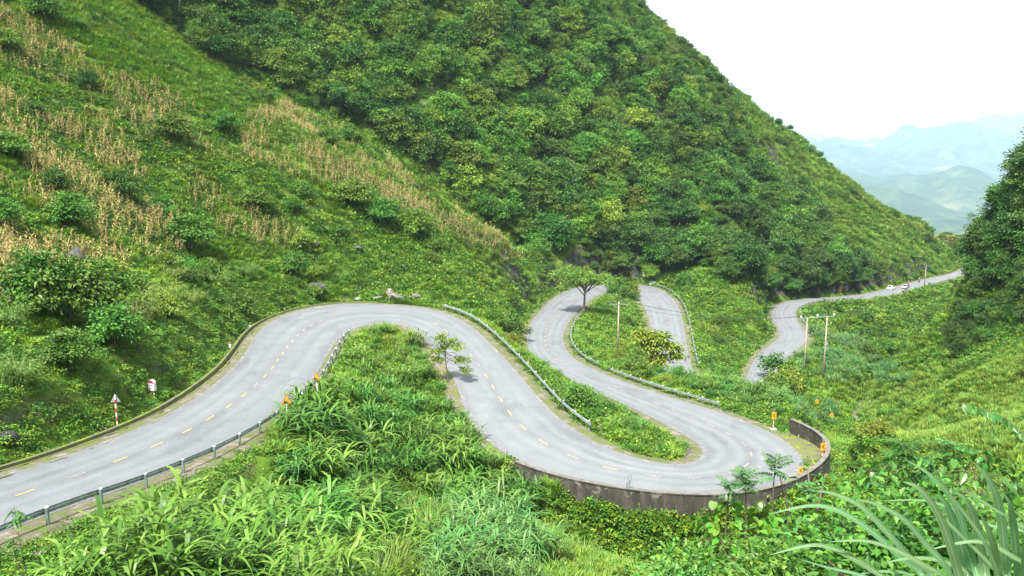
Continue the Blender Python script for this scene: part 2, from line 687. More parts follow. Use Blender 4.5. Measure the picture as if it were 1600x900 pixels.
# behind the retaining wall the ground lies a storey below the road
wz = (RT > 25.25) & (RT < 33.5) & (RSIDE > 0) & (RD > np.where(RT > 31, 0.6, -1.4)) & (RD < 9)
ZZ = np.where(wz, np.minimum(ZZ, RZ - 1.5 - 0.28 * np.clip(RD, 0, 9) + 0.5 * fbm(_px, _py, 5, 77, 2)), ZZ)
# stream bed
_cs = cr(CREEK, np.linspace(0, len(CREEK) - 1, 400))
_nearc = np.where((_px > 15) & (_px < 330) & (_py > 60))[0]
cd, ci = seg_dist(_px[_nearc], _py[_nearc], _cs[::2])
k = np.clip(1 - cd / 5.0, 0, 1)
k = k * k * (3 - 2 * k)
ZZ[_nearc] = np.where(RD[_nearc] < 6, ZZ[_nearc], ZZ[_nearc] * (1 - k) + (_cs[::2][ci, 2] - 0.8) * k)
CD = np.full(_px.size, 99.0)
CD[_nearc] = cd
ZG, RDG, CDG = ZZ.reshape(XX.shape), RD.reshape(XX.shape), CD.reshape(XX.shape)


def bil(A, x, y):
    fx = np.clip((np.asarray(x, float) - GX0) / GS, 0, len(gx) - 1.001)
    fy = np.clip((np.asarray(y, float) - GY0) / GS, 0, len(gy) - 1.001)
    i, j = fx.astype(int), fy.astype(int)
    a, b = fx - i, fy - j
    return (A[j, i] * (1 - a) + A[j, i + 1] * a) * (1 - b) + (A[j + 1, i] * (1 - a) + A[j + 1, i + 1] * a) * b


def H(x, y):
    return bil(ZG, x, y)


def ground(u, v, y0=4.0, y1=480.0):
    """first hit of the pixel's ray with the terrain"""
    d = ray(u, v)
    ys = np.geomspace(y0, y1, 3000)
    p = d[None, :] * (ys / d[1])[:, None]
    h = H(p[:, 0], p[:, 1])
    below = np.where(p[:, 2] < h)[0]
    i = below[0] if len(below) else -1
    return np.array([p[i, 0], p[i, 1], float(H(p[i, 0], p[i, 1]))])


def visible(x, y, z, n=70):
    """is the point in sight of the camera over the bare terrain"""
    ok = np.ones(x.shape, bool)
    for f in np.linspace(0.08, 0.985, n):
        ok &= H(x * f, y * f) < z * f + 0.15
    return ok


def grid_faces(nx, ny):
    i = np.arange(nx - 1)[None, :] + np.arange(ny - 1)[:, None] * nx
    i = i.ravel()
    return np.stack([i, i + 1, i + nx + 1, i + nx], 1)

# terrain material: dark leaf litter and soil, rock where it is steep
def terrain_mat():
    m, nt, N, L, B = newmat("ground_soil")
    c1, f1 = noise_col(nt, 0.22, [(0.03, 0.06, 0.008), (0.06, 0.115, 0.012), (0.10, 0.16, 0.02)], detail=9)
    c2, f2 = noise_col(nt, 1.1, [(0.05, 0.036, 0.02), (0.10, 0.078, 0.045)], detail=8)
    c3, f3 = noise_col(nt, 0.6, [(0.018, 0.02, 0.018), (0.06, 0.058, 0.05), (0.16, 0.15, 0.13)], [0.35, 0.55, 0.75], detail=10, rough=0.7)
    n = N.new("ShaderNodeTexNoise")
    n.inputs['Scale'].default_value = 0.35
    n.inputs['Detail'].default_value = 6
    r = N.new("ShaderNodeMapRange")
    r.inputs['From Min'].default_value = 0.58
    r.inputs['From Max'].default_value = 0.72
    t = N.new("ShaderNodeTexCoord")
    L.new(t.outputs['Object'], n.inputs['Vector'])
    L.new(n.outputs['Fac'], r.inputs['Value'])
    soil = mixrgb(nt, r.outputs['Result'], c1, c2)
    g = N.new("ShaderNodeNewGeometry")
    sx = N.new("ShaderNodeSeparateXYZ")
    L.new(g.outputs['Normal'], sx.inputs[0])
    st = N.new("ShaderNodeMapRange")
    st.inputs['From Min'].default_value = 0.62
    st.inputs['From Max'].default_value = 0.48
    L.new(sx.outputs['Z'], st.inputs['Value'])
    col = mixrgb(nt, st.outputs['Result'], soil, c3)
    L.new(col, B.inputs['Base Color'])
    B.inputs['Roughness'].default_value = 0.95
    B.inputs['Specular IOR Level'].default_value = 0.1
    bump(nt, f3, B, 0.8, 0.5)
    return m


M_TERR = terrain_mat()
terr = struct(obj("terrain", mesh("terrain", np.stack([XX.ravel(), YY.ravel(), ZG.ravel()], 1), grid_faces(len(gx), len(gy)), [M_TERR], smooth=True)))


def asphalt_mat():
    m, nt, N, L, B = newmat("asphalt")
    uv = N.new("ShaderNodeUVMap")
    sep = N.new("ShaderNodeSeparateXYZ")
    L.new(uv.outputs['UV'], sep.inputs[0])
    c, f = noise_col(nt, 0.35, [(0.116, 0.124, 0.134), (0.128, 0.137, 0.148), (0.141, 0.15, 0.161)], detail=8)
    mp_ = N.new("ShaderNodeMapping")
    mp_.inputs['Scale'].default_value = (0.05, 9, 1)
    L.new(uv.outputs['UV'], mp_.inputs['Vector'])
    c2, f2 = noise_col(nt, 1.0, [(0.88, 0.88, 0.88), (1.08, 1.08, 1.08)], vec=mp_.outputs['Vector'], detail=4)
    col = mixrgb(nt, 0.85, c, c2, 'MULTIPLY')
    # fine pale and dark specks, tar cracks
    c3, f3 = noise_col(nt, 7.0, [(0.88, 0.88, 0.88), (1.0, 1.0, 1.0), (1.12, 1.12, 1.12)], [0.3, 0.5, 0.7], detail=4)
    col = mixrgb(nt, 1.0, col, c3, 'MULTIPLY')
    mp2 = N.new("ShaderNodeMapping")
    mp2.inputs['Scale'].default_value = (0.35, 7, 1)
    L.new(uv.outputs['UV'], mp2.inputs['Vector'])
    c4, f4 = noise_col(nt, 1.0, [(0, 0, 0), (1, 1, 1)], [0.655, 0.72], vec=mp2.outputs['Vector'], detail=8, rough=0.72)
    col = mixrgb(nt, c4, col, (0.085, 0.09, 0.097))
    mp3 = N.new("ShaderNodeMapping")
    mp3.inputs['Scale'].default_value = (0.5, 10, 1)
    mp3.inputs['Location'].default_value = (31, 7, 0)
    L.new(uv.outputs['UV'], mp3.inputs['Vector'])
    c5, f5 = noise_col(nt, 1.0, [(0, 0, 0), (0.8, 0.8, 0.8)], [0.67, 0.74], vec=mp3.outputs['Vector'], detail=7, rough=0.7)
    col = mixrgb(nt, c5, col, (0.26, 0.27, 0.28))
    # wheel tracks polished paler, lane middles and joints darker
    wr = N.new("ShaderNodeValToRGB")
    el = wr.color_ramp.elements
    for q_, g_ in ((0.12, 0.92), (0.20, 1.08), (0.29, 0.95), (0.38, 1.09), (0.5, 0.9), (0.62, 1.09), (0.71, 0.95), (0.8, 1.08)):
        e_ = el.new(q_)
        e_.color = (g_, g_, g_, 1)
    el[0].color = (0.9, 0.9, 0.9, 1)
    el[-1].color = (0.9, 0.9, 0.9, 1)
    wob = N.new("ShaderNodeMath")
    wob.operation = 'MULTIPLY_ADD'
    wob.inputs[1].default_value = 0.10
    L.new(f, wob.inputs[0])
    sb_ = N.new("ShaderNodeMath")
    sb_.operation = 'SUBTRACT'
    sb_.inputs[1].default_value = 0.05
    L.new(sep.outputs['Y'], sb_.inputs[0])
    L.new(sb_.outputs[0], wob.inputs[2])
    L.new(wob.outputs[0], wr.inputs['Fac'])
    col = mixrgb(nt, 1.0, col, wr.outputs['Color'], 'MULTIPLY')
    mp5 = N.new("ShaderNodeMapping")
    mp5.inputs['Scale'].default_value = (0.10, 2.4, 1)
    mp5.inputs['Location'].default_value = (3, 17, 0)
    L.new(uv.outputs['UV'], mp5.inputs['Vector'])
    c6, f6 = noise_col(nt, 1.0, [(1, 1, 1), (0.87, 0.87, 0.88)], [0.575, 0.61], vec=mp5.outputs['Vector'], detail=5, rough=0.55)
    col = mixrgb(nt, 1.0, col, c6, 'MULTIPLY')
    # ragged darker broken margin along both edges
    ab = N.new("ShaderNodeMath")
    ab.operation = 'SUBTRACT'
    ab.inputs[1].default_value = 0.5
    L.new(sep.outputs['Y'], ab.inputs[0])
    ab2 = N.new("ShaderNodeMath")
    ab2.operation = 'ABSOLUTE'
    L.new(ab.outputs[0], ab2.inputs[0])
    nn = N.new("ShaderNodeTexNoise")
    nn.inputs['Scale'].default_value = 0.55
    nn.inputs['Detail'].default_value = 9
    nn.inputs['Roughness'].default_value = 0.65
    tt = N.new("ShaderNodeTexCoord")
    L.new(tt.outputs['Object'], nn.inputs['Vector'])
    ad = N.new("ShaderNodeMath")
    ad.operation = 'MULTIPLY_ADD'
    ad.inputs[1].default_value = 0.36
    L.new(nn.outputs['Fac'], ad.inputs[0])
    L.new(ab2.outputs[0], ad.inputs[2])
    er = N.new("ShaderNodeMapRange")
    er.inputs['From Min'].default_value = 0.643
    er.inputs['From Max'].default_value = 0.668
    L.new(ad.outputs[0], er.inputs['Value'])
    ce, fe = noise_col(nt, 1.6, [(0.085, 0.088, 0.09), (0.13, 0.132, 0.132), (0.2, 0.2, 0.19)], detail=8)
    col = mixrgb(nt, er.outputs['Result'], col, ce)
    L.new(col, B.inputs['Base Color'])
    B.inputs['Roughness'].default_value = 0.75
    B.inputs['Specular IOR Level'].default_value = 0.35
    bump(nt, f3, B, 0.25, 0.02)
    return m


M_ASPH = asphalt_mat()
def verge_mat():
    m, nt, N, L, B = newmat("verge_grass_gravel")
    c1, f1 = noise_col(nt, 0.9, [(0.15, 0.138, 0.112), (0.09, 0.08, 0.05), (0.06, 0.09, 0.014), (0.085, 0.115, 0.02)], [0.38, 0.48, 0.56, 0.68], detail=10, rough=0.7)
    c2, f2 = noise_col(nt, 9.0, [(0.55, 0.55, 0.55), (1.0, 1.0, 1.0), (1.5, 1.45, 1.35)], [0.3, 0.5, 0.72], detail=6, rough=0.7)
    L.new(mixrgb(nt, 1.0, c1, c2, 'MULTIPLY'), B.inputs['Base Color'])
    B.inputs['Roughness'].default_value = 0.95
    bump(nt, f2, B, 0.7, 0.06)
    return m


M_VERGE = verge_mat()
M_MOSS = simple("mossy_concrete", [(0.05, 0.048, 0.03), (0.10, 0.10, 0.05), (0.09, 0.115, 0.012), (0.15, 0.16, 0.02)], 0.9, 0.95, pos=[0.32, 0.46, 0.56, 0.68], bmp=0.5, bd=0.05)

# road ribbon, five quads across
NA = 9
aa = np.linspace(0, 1, NA)
RV = (RL[:, None, :] * (1 - aa)[None, :, None] + RR[:, None, :] * aa[None, :, None])
RV[:, :, 2] += (0.06 * (1 - (2 * aa - 1) ** 2))[None, :]
RF = grid_faces(NA, NS)[:, ::-1]
me = mesh("road", RV.reshape(-1, 3), RF, [M_ASPH], smooth=True)
uvl = me.uv_layers.new(name="UVMap")
SCUM = np.concatenate([[0], np.cumsum(np.linalg.norm(np.diff(RC, axis=0), axis=1))])
UVv = np.stack([np.repeat(SCUM, NA), np.tile(aa, NS)], 1)
uvl.data.foreach_set('uv', UVv[RF.ravel()].astype(np.float32).ravel())
road = struct(obj("road", me))


def road_at(t, a, dz=0.0):
    l, r = cr(EL, t), cr(ER, t)
    p = l * (1 - a) + r * a
    p[:, 2] = (l[:, 2] + r[:, 2]) / 2 + 0.06 * (1 - (2 * a - 1) ** 2) + dz
    return p


def strip(name, side, t0, t1, prof, mat, jitter=0.0, step=0.22):
    """a profile (offset, height) swept along a road edge"""
    t = np.linspace(t0, t1, max(2, int(np.interp(t1, TS, SCUM) - np.interp(t0, TS, SCUM)) + 1))
    rows = []
    for k, (o, z) in enumerate(prof):
        jo = jitter * (R_.rand(len(t)) - 0.5) if 0 < k < len(prof) - 1 else 0
        rows.append(edge(side, t, o + jo, z))
    V = np.stack(rows, 1).reshape(-1, 3)
    F = grid_faces(len(prof), len(t))
    if side == 'R':
        F = F[:, ::-1]
    return mesh(name, V, F, [mat], smooth=False)


VP = [(-0.12, -0.10), (-0.10, -0.015), (0.35, -0.02), (0.9, -0.05), (1.5, -0.12), (2.1, -0.5)]
WP = [(-0.12, -0.10), (-0.10, -0.015), (0.2, -0.02), (0.5, -0.06)]
for side, t0, t1, prof in (('L', 14.2, NST - 1.01, VP), ('R', 0.01, 25.15, VP), ('R', 25.15, 31, WP),
                           ('R', 33.7, NST - 1.01, VP),
                           ('L', 0.01, 14.2, [(-0.12, -0.10), (-0.10, -0.015), (0.4, -0.02), (0.95, -0.03), (0.97, -0.4)])):
    struct(obj("verge", strip("verge", side, t0, t1, prof, M_VERGE, 0.42)))
tv_ = np.linspace(31, 33.75, 40)
ov_ = np.interp(tv_, [31, 31.4, 31.8, 32.2, 32.6, 33.0, 33.4, 33.75], [0.95, 1.5, 2.1, 2.6, 2.9, 2.8, 2.4, 2.0])
V = np.stack([edge('R', tv_, -0.12, -0.10), edge('R', tv_, -0.10, -0.015), edge('R', tv_, ov_ * 0.35, -0.02), edge('R', tv_, ov_ * 0.7, 0.04), edge('R', tv_, ov_, 0.08)], 1)
struct(obj("verge", mesh("verge", V.reshape(-1, 3), grid_faces(5, 40)[:, ::-1], [M_MOSS])))
DP = [(0.90, -0.5), (0.92, 0.0), (1.06, 0.0), (1.1, -0.42), (1.55, -0.45), (1.62, 0.03), (1.86, 0.05), (1.9, -0.7)]
struct(obj("roadside_ditch", strip("roadside_ditch", 'L', 0.01, 14.2, DP, M_MOSS, 0.05)))
struct(obj("roadside_ditch", strip("roadside_ditch", 'R', 19.5, 24.6, [(a - 0.6, b) for a, b in DP], M_MOSS, 0.05)))
struct(obj("roadside_ditch", strip("roadside_ditch", 'L', 42.4, 46.4, [(a - 0.3, b + 0.05) for a, b in DP], M_MOSS, 0.05)))

# stream
M_WATER, nt, N, L, B = newmat("muddy_water")
c, f_ = noise_col(nt, 0.7, [(0.07, 0.055, 0.035), (0.12, 0.1, 0.065)])
L.new(c, B.inputs['Base Color'])
B.inputs['Roughness'].default_value = 0.45
c, f_ = noise_col(nt, 3.0, [(0, 0, 0), (1, 1, 1)])
bump(nt, f_, B, 0.15, 0.05)
t = np.linspace(0, len(CREEK) - 1.01, 160)
p = cr(CREEK, t)
d = np.gradient(p, axis=0)
d /= np.linalg.norm(d[:, :2], axis=1)[:, None]
n_ = np.stack([-d[:, 1], d[:, 0], 0 * d[:, 0]], 1)
w_ = (0.55 + 0.3 * np.sin(t * 5.1) + 0.3 * np.sin(t * 13))[:, None]
struct(obj("stream_water", mesh("stream_water", np.stack([p + n_ * w_, p - n_ * w_], 1).reshape(-1, 3) - [0, 0, 0.45], grid_faces(2, len(t))[:, ::-1], [M_WATER])))
# ---------------------------------------------------------------- far valley and mountains, seen through the gap
fx_ = np.linspace(-6000, 19000, 330)
fy_ = np.concatenate([np.linspace(430, 3000, 90), np.linspace(3060, 20000, 210)])
FX, FY = np.meshgrid(fx_, fy_)
rr = FY
base = np.interp(rr, [430, 520, 1000, 2500, 3600, 5400, 7800, 10800, 12900, 20000], [-95, -120, -230, -560, -585, -495, -330, -90, 30, 150])
hills = fbm(FX, FY, 2600, 3, 5) * np.interp(rr, [430, 900, 2700, 4800, 9000, 20000], [8, 30, 120, 260, 360, 600])


def peak(az, y, v, wx, wy):
    """a karst peak whose top stands at picture column az, distance y, row v"""
    p = aty(az, v, y)
    g = np.exp(-(np.abs((FX - p[0]) / wx) ** 2.6 + np.abs((FY - y) / wy) ** 2.6))
    return np.maximum(0, p[2] - base) * g


pk = 0
for a in ((1287, 11700, 214, 330, 1100), (1325, 12600, 246, 620, 1200), (1465, 12900, 209, 620, 1300), (1405, 12300, 236, 420, 1100), (1535, 12600, 240, 520, 1200), (1340, 9900, 258, 420, 900),
          (1600, 17000, 192, 1300, 2000), (1220, 15600, 228, 1500, 2000), (1690, 14100, 212, 1500, 1800), (1000, 14100, 232, 2000, 2000), (1515, 9000, 276, 380, 750), (1430, 7500, 294, 420, 900),
          (1475, 5100, 342, 280, 700), (1505, 4000, 368, 230, 500), (1375, 6500, 318, 260, 600), (600, 15000, 240, 2600, 2000), (1900, 13800, 228, 2000, 2000)):
    pk = np.maximum(pk, peak(*a))
FZ = base + hills * 0.75 + pk + fbm(FX, FY, 520, 9, 5) * np.interp(rr, [430, 2000, 4500, 12000], [6, 50, 170, 260]) + np.clip(pk, 0, 400) * 0.5 * fbm(FX, FY, 800, 14, 5)


def far_mat():
    m, nt, N, L, B = newmat("far_woods_and_fields")
    c1, f1 = noise_col(nt, 0.0045, [(0.006, 0.018, 0.008), (0.03, 0.065, 0.018), (0.11, 0.15, 0.03)], detail=12, rough=0.72)
    c2, f2 = noise_col(nt, 0.0012, [(0, 0, 0), (1, 1, 1)], [0.60, 0.68], detail=7)
    c3, f3 = noise_col(nt, 0.004, [(0.08, 0.13, 0.03), (0.16, 0.17, 0.07), (0.24, 0.21, 0.13)], detail=6)
    col = mixrgb(nt, c2, c1, c3)
    c4, f4 = noise_col(nt, 0.003, [(0, 0, 0), (1, 1, 1)], [0.70, 0.74], detail=8)
    col = mixrgb(nt, c4, col, (0.5, 0.48, 0.44))
    L.new(col, B.inputs['Base Color'])
    B.inputs['Roughness'].default_value = 1
    B.inputs['Specular IOR Level'].default_value = 0
    bump(nt, f1, B, 1.0, 60)
    return m


struct(obj("far_mountains", mesh("far_mountains", np.stack([FX.ravel(), FY.ravel(), FZ.ravel()], 1), grid_faces(len(fx_), len(fy_)), [far_mat()], smooth=True)))
# air
zt_ = max(float(FZ.max()), float(ZG.max())) + 25
zb_ = min(float(FZ.min()), float(ZG.min())) - 2
hz_ = MB().box((6500, 9900, (zt_ + zb_) / 2), (26000, 20600, zt_ - zb_))
print("haze", zb_, zt_)
hm = bpy.data.materials.new("hazy_air")
hm.use_nodes = True
hm.node_tree.nodes.clear()
pv = hm.node_tree.nodes.new("ShaderNodeVolumePrincipled")
pv.inputs['Color'].default_value = (0.47, 0.63, 0.80, 1)
pv.inputs['Density'].default_value = 0.00008
pv.inputs['Anisotropy'].default_value = 0.0
ho = hm.node_tree.nodes.new("ShaderNodeOutputMaterial")
hm.node_tree.links.new(pv.outputs[0], ho.inputs['Volume'])
struct(obj("haze", hz_.mesh("haze", hm)), 'stuff')
# ---------------------------------------------------------------- plant shapes
def unit(a):
    return a / (np.linalg.norm(a, axis=-1, keepdims=True) + 1e-9)


def leaves(P, D, Nn, Ln, Wd, droop=0.25):
    """rhombic leaves: base, two sides, tip; slightly folded"""
    n = len(P)
    Ln = np.broadcast_to(Ln, (n,))[:, None]
    Wd = np.broadcast_to(Wd, (n,))[:, None]
    D = unit(D)
    S = unit(np.cross(D, Nn))
    Nn = unit(np.cross(S, D))
    mid = P + D * Ln * 0.45 + Nn * Ln * 0.06
    V = np.stack([P, mid + S * Wd / 2, P + D * Ln - Nn * Ln * droop, mid - S * Wd / 2], 1).reshape(-1, 3)
    i = np.arange(n) * 4
    return V, np.stack([i, i + 1, i + 2, i + 3], 1)


def blades(P, az, lean, Ln, Wd, bend, seg=5, rs=None):
    """grass blades: strips that leave the base at `lean` from upright and bend over"""
    n = len(P)
    f = lambda a: np.broadcast_to(np.asarray(a, float), (n,))
    az, lean, Ln, Wd, bend = f(az), f(lean), f(Ln), f(Wd), f(bend)
    h = np.stack([np.cos(az), np.sin(az), 0 * az], 1)
    s = np.stack([-np.sin(az), np.cos(az), 0 * az], 1)
    p = P.copy()
    rows = []
    prof = np.interp(np.linspace(0, 1, seg + 1), [0, 0.25, 0.6, 1], [0.55, 1, 0.8, 0.04])
    for k in range(seg + 1):
        w = (Wd * prof[k] / 2)[:, None]
        rows.append(np.stack([p - s * w, p + s * w], 1))
        a = lean + bend * ((k + 0.5) / seg) ** 1.6
        p = p + (h * np.sin(a)[:, None] + np.array([0, 0, 1.0]) * np.cos(a)[:, None]) * (Ln / seg)[:, None]
    V = np.stack(rows, 1).reshape(-1, 3)
    m = 2 * (seg + 1)
    q = np.array([[2 * k, 2 * k + 1, 2 * k + 3, 2 * k + 2] for k in range(seg)])
    F = (np.arange(n) * m)[:, None, None] + q[None]
    return V, F.reshape(-1, 4)


def cat(*vf):
    V, F, n = [], [], 0
    for v, f in vf:
        V.append(v)
        F.append(np.asarray(f) + n)
        n += len(v)
    return np.concatenate(V), np.concatenate(F)


def tubes(paths, n=5):
    V, F, c = [], [], 0
    for pts, rad in paths:
        m = MB().tube(pts, rad, n, caps=False)
        V.append(np.array(m.V))
        F.append(np.array(m.F) + c)
        c += len(m.V)
    return np.concatenate(V), np.concatenate(F)


def crown(rs, ncl, per, rx, ry, rz, zc, clr, Ln, Wd, hollow=0.5, flat=0.6, low=-0.75):
    """leaf clumps through an uneven ellipsoid"""
    d = unit(rs.normal(size=(ncl * 3, 3)))
    d = d[d[:, 2] > low][:ncl]
    r = hollow + (1 - hollow) * rs.rand(len(d), 1) ** 0.6
    lob = 1 + 0.45 * np.sin(3 * np.arctan2(d[:, 1:2], d[:, :1]) + rs.rand() * 6) * (1 - np.abs(d[:, 2:])) + 0.5 * (rs.rand(len(d), 1) - 0.5)
    C = d * r * lob * np.array([rx, ry, rz]) + [0, 0, zc]
    k = len(C)
    off = rs.normal(size=(k, per, 3)) * np.array([1, 1, flat]) * clr * 0.55
    P = (C[:, None] + off).reshape(-1, 3)
    out = np.repeat(d, per, 0)
    D = unit(out * 0.5 + unit(off.reshape(-1, 3)) * 0.9 + rs.normal(size=P.shape) * 0.35 + [0, 0, -0.12])
    Nn = unit(out * 0.45 + [0, 0, 0.85] + rs.normal(size=P.shape) * 0.42)
    s = 0.65 + 0.7 * rs.rand(len(P))
    v, f = leaves(P - D * (Ln * s * 0.4)[:, None], D, Nn, Ln * s, Wd * s)
    return v, f, C


def limb_paths(rs, C, zt, h0, r0, nl, lean=(0, 0)):
    """tapered trunk and limbs that run to some of the clumps"""
    top = np.array([lean[0], lean[1], zt])
    tr = [np.array([0, 0, -0.6]), np.array([lean[0] * 0.15 + rs.normal() * 0.06, lean[1] * 0.15, h0 * 0.5]), np.array([lean[0] * 0.55, lean[1] * 0.55, h0]), top]
    paths = [(tr, [r0 * 1.15, r0, r0 * 0.75, r0 * 0.25])]
    for c in C[rs.permutation(len(C))[:nl]]:
        s = tr[2] * (1 - (q := rs.rand() * 0.5)) + top * q
        m = (s + c) / 2 + [0, 0, 0.12 * np.linalg.norm(c - s)]
        paths.append(([s, m, c], [r0 * 0.45, r0 * 0.28, r0 * 0.08]))
    return paths


M_BARK = simple("bark", [(0.05, 0.038, 0.028), (0.12, 0.1, 0.08)], 6, 0.9, bmp=0.5)
M_FOREST = leafmat("forest_leaf", (0.028, 0.088, 0.009), (0.075, 0.178, 0.014), (0.15, 0.265, 0.03), vary=0.45)
M_FORESTY = leafmat("yellowish_forest_leaf", (0.052, 0.13, 0.011), (0.12, 0.215, 0.018), (0.22, 0.32, 0.04), vary=0.35)
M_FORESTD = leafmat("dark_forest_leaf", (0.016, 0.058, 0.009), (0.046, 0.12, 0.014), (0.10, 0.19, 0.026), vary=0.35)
M_SHRUB = leafmat("shrub_leaf", (0.03, 0.095, 0.010), (0.07, 0.165, 0.016), (0.135, 0.235, 0.03), vary=0.3)
M_YSHRUB = leafmat("yellow_green_leaf", (0.070, 0.140, 0.013), (0.140, 0.217, 0.021), (0.224, 0.266, 0.040), vary=0.25)
M_BAMBOO = leafmat("bamboo_leaf", (0.070, 0.133, 0.021), (0.119, 0.196, 0.032), (0.182, 0.252, 0.053), vary=0.25)
M_EGRASS = leafmat("elephant_grass_blade", (0.03, 0.10, 0.010), (0.068, 0.175, 0.018), (0.14, 0.265, 0.045), trans=0.3, rough=0.42, vary=0.25)
M_BGRASS = leafmat("bluish_grass_blade", (0.035, 0.11, 0.022), (0.07, 0.175, 0.036), (0.125, 0.245, 0.065), trans=0.25, rough=0.4, vary=0.2)
M_YGRASS = leafmat("pale_grass_blade", (0.06, 0.14, 0.013), (0.115, 0.21, 0.02), (0.21, 0.285, 0.048), trans=0.3, vary=0.2)
M_GGRASS = leafmat("green_grass_blade", (0.065, 0.15, 0.009), (0.125, 0.235, 0.013), (0.21, 0.31, 0.025), trans=0.3, vary=0.25)
M_HERB = leafmat("herb_leaf", (0.05, 0.135, 0.009), (0.11, 0.22, 0.013), (0.19, 0.29, 0.026), vary=0.3)
M_HERBD = leafmat("dark_herb_leaf", (0.028, 0.087, 0.009), (0.056, 0.147, 0.015), (0.098, 0.203, 0.024), vary=0.3)
M_MAIZE = leafmat("dry_maize_leaf", (0.18, 0.135, 0.04), (0.33, 0.26, 0.085), (0.48, 0.42, 0.18), trans=0.2, rough=0.7, vary=0.25)
M_STRAW = leafmat("straw_blade", (0.16, 0.19, 0.04), (0.28, 0.27, 0.085), (0.40, 0.36, 0.15), vary=0.15)
M_MSTALK = simple("dry_maize_stalk", [(0.24, 0.18, 0.07), (0.34, 0.27, 0.13)], 8, 0.8, bmp=0)


def proto_tree(seed, kind):
    """returns (crown mesh, trunk mesh, joined mesh)"""
    rs = np.random.RandomState(seed)
    if kind == 'forest':
        h = 6.2 + rs.rand() * 1.6
        rw, rh = 2.3 + 1.3 * rs.rand(), 1.9 + 1.1 * rs.rand()
        v, f, C = crown(rs, 80, 58, rw, rw, rh, h - rh * 0.9, 0.95, 0.40, 0.24, hollow=0.42, flat=0.55)
        m = M_FORESTD if seed >= 120 else (M_FOREST, M_FORESTY, M_FORESTD, M_FOREST, M_FORESTY, M_FOREST, M_FOREST, M_FORESTY)[seed % 8]
        r0, nl, h0 = 0.16, 9, h * 0.45
    elif kind == 'conifer':
        h = 7.5
        v, f, C = crown(rs, 60, 44, 1.7, 1.7, 3.6, 4.2, 0.7, 0.36, 0.15, hollow=0.35)
        m = M_FORESTD
        r0, nl, h0 = 0.14, 6, 3.5
    elif kind == 'shrub':
        v, f, C = crown(rs, 48, 40, 1.35, 1.35, 1.05, 1.0, 0.5, 0.24, 0.14, hollow=0.4, low=-0.35)
        m = (M_SHRUB, M_SHRUB, M_YSHRUB)[seed % 3]
        r0, nl, h0, h = 0.05, 9, 0.5, 1.6
    elif kind == 'broad':
        # big-leaved bushy tree by the road
        v, f, C = crown(rs, 80, 44, 2.2, 2.2, 1.9, 2.5, 0.7, 0.32, 0.19, hollow=0.45, low=-0.45)
        m = M_SHRUB
        r0, nl, h0, h = 0.10, 10, 1.6, 3.6
    elif kind == 'bamboo':
        n = 46
        az = rs.rand(n) * 6.283
        ln = 2.3 + 1.5 * rs.rand(n)
        P = np.stack([rs.normal(size=n) * 0.3, rs.normal(size=n) * 0.3, 0 * az], 1)
        v, f = blades(P, az, 0.1 + 0.35 * rs.rand(n), ln, 0.04, 1.0 + 0.7 * rs.rand(n), 6)
        spine = v.reshape(n, 14, 3)
        k = 34
        a = rs.randint(0, n, n * k)
        b = 4 + 2 * rs.randint(0, 5, n * k)
        q = rs.rand(n * k)[:, None]
        P2 = spine[a, b] * q + spine[a, b - 2] * (1 - q) + rs.normal(size=(n * k, 3)) * 0.12
        D2 = unit(np.stack([np.cos(az[a]), np.sin(az[a]), -0.35 + 0 * az[a]], 1) + rs.normal(size=(n * k, 3)) * 0.6)
        v2, f2 = leaves(P2, D2, unit(rs.normal(size=P2.shape) * 0.5 + [0, 0, 1]), 0.30 + 0.2 * rs.rand(n * k), 0.055)
        v, f = cat((v, f), (v2, f2))
        me_ = mesh("bamboo", v, f, [M_BAMBOO])
        return me_, None, me_
    tv, tf = tubes(limb_paths(rs, C, h * 0.85, h0, r0, nl), 5)
    cm = mesh(kind + "_crown", v, f, [m])
    tm = mesh(kind + "_trunk", tv, tf, [M_BARK], smooth=True)
    jv, jf = cat((v, f), (tv, tf))
    jm = mesh(kind + "_plant", jv, jf, [m, M_BARK], np.concatenate([np.zeros(len(f)), np.ones(len(tf))]))
    return cm, tm, jm


def proto_grass(seed, n, spread, Ln, Wd, mat, lean=(0.05, 0.5), bend=(0.6, 1.6), seg=5):
    rs = np.random.RandomState(seed)
    r = spread * np.sqrt(rs.rand(n))
    a = rs.rand(n) * 6.283
    P = np.stack([r * np.cos(a), r * np.sin(a), -0.05 + 0 * a], 1)
    az = a + rs.normal(size=n) * 0.7
    l = lean[0] + (lean[1] - lean[0]) * (r / spread * 0.6 + 0.4 * rs.rand(n))
    v, f = blades(P, az, l, Ln * (0.55 + 0.45 * rs.rand(n)), Wd * (0.7 + 0.6 * rs.rand(n)), bend[0] + (bend[1] - bend[0]) * rs.rand(n), seg)
    return mesh("grass", v, f, [mat])


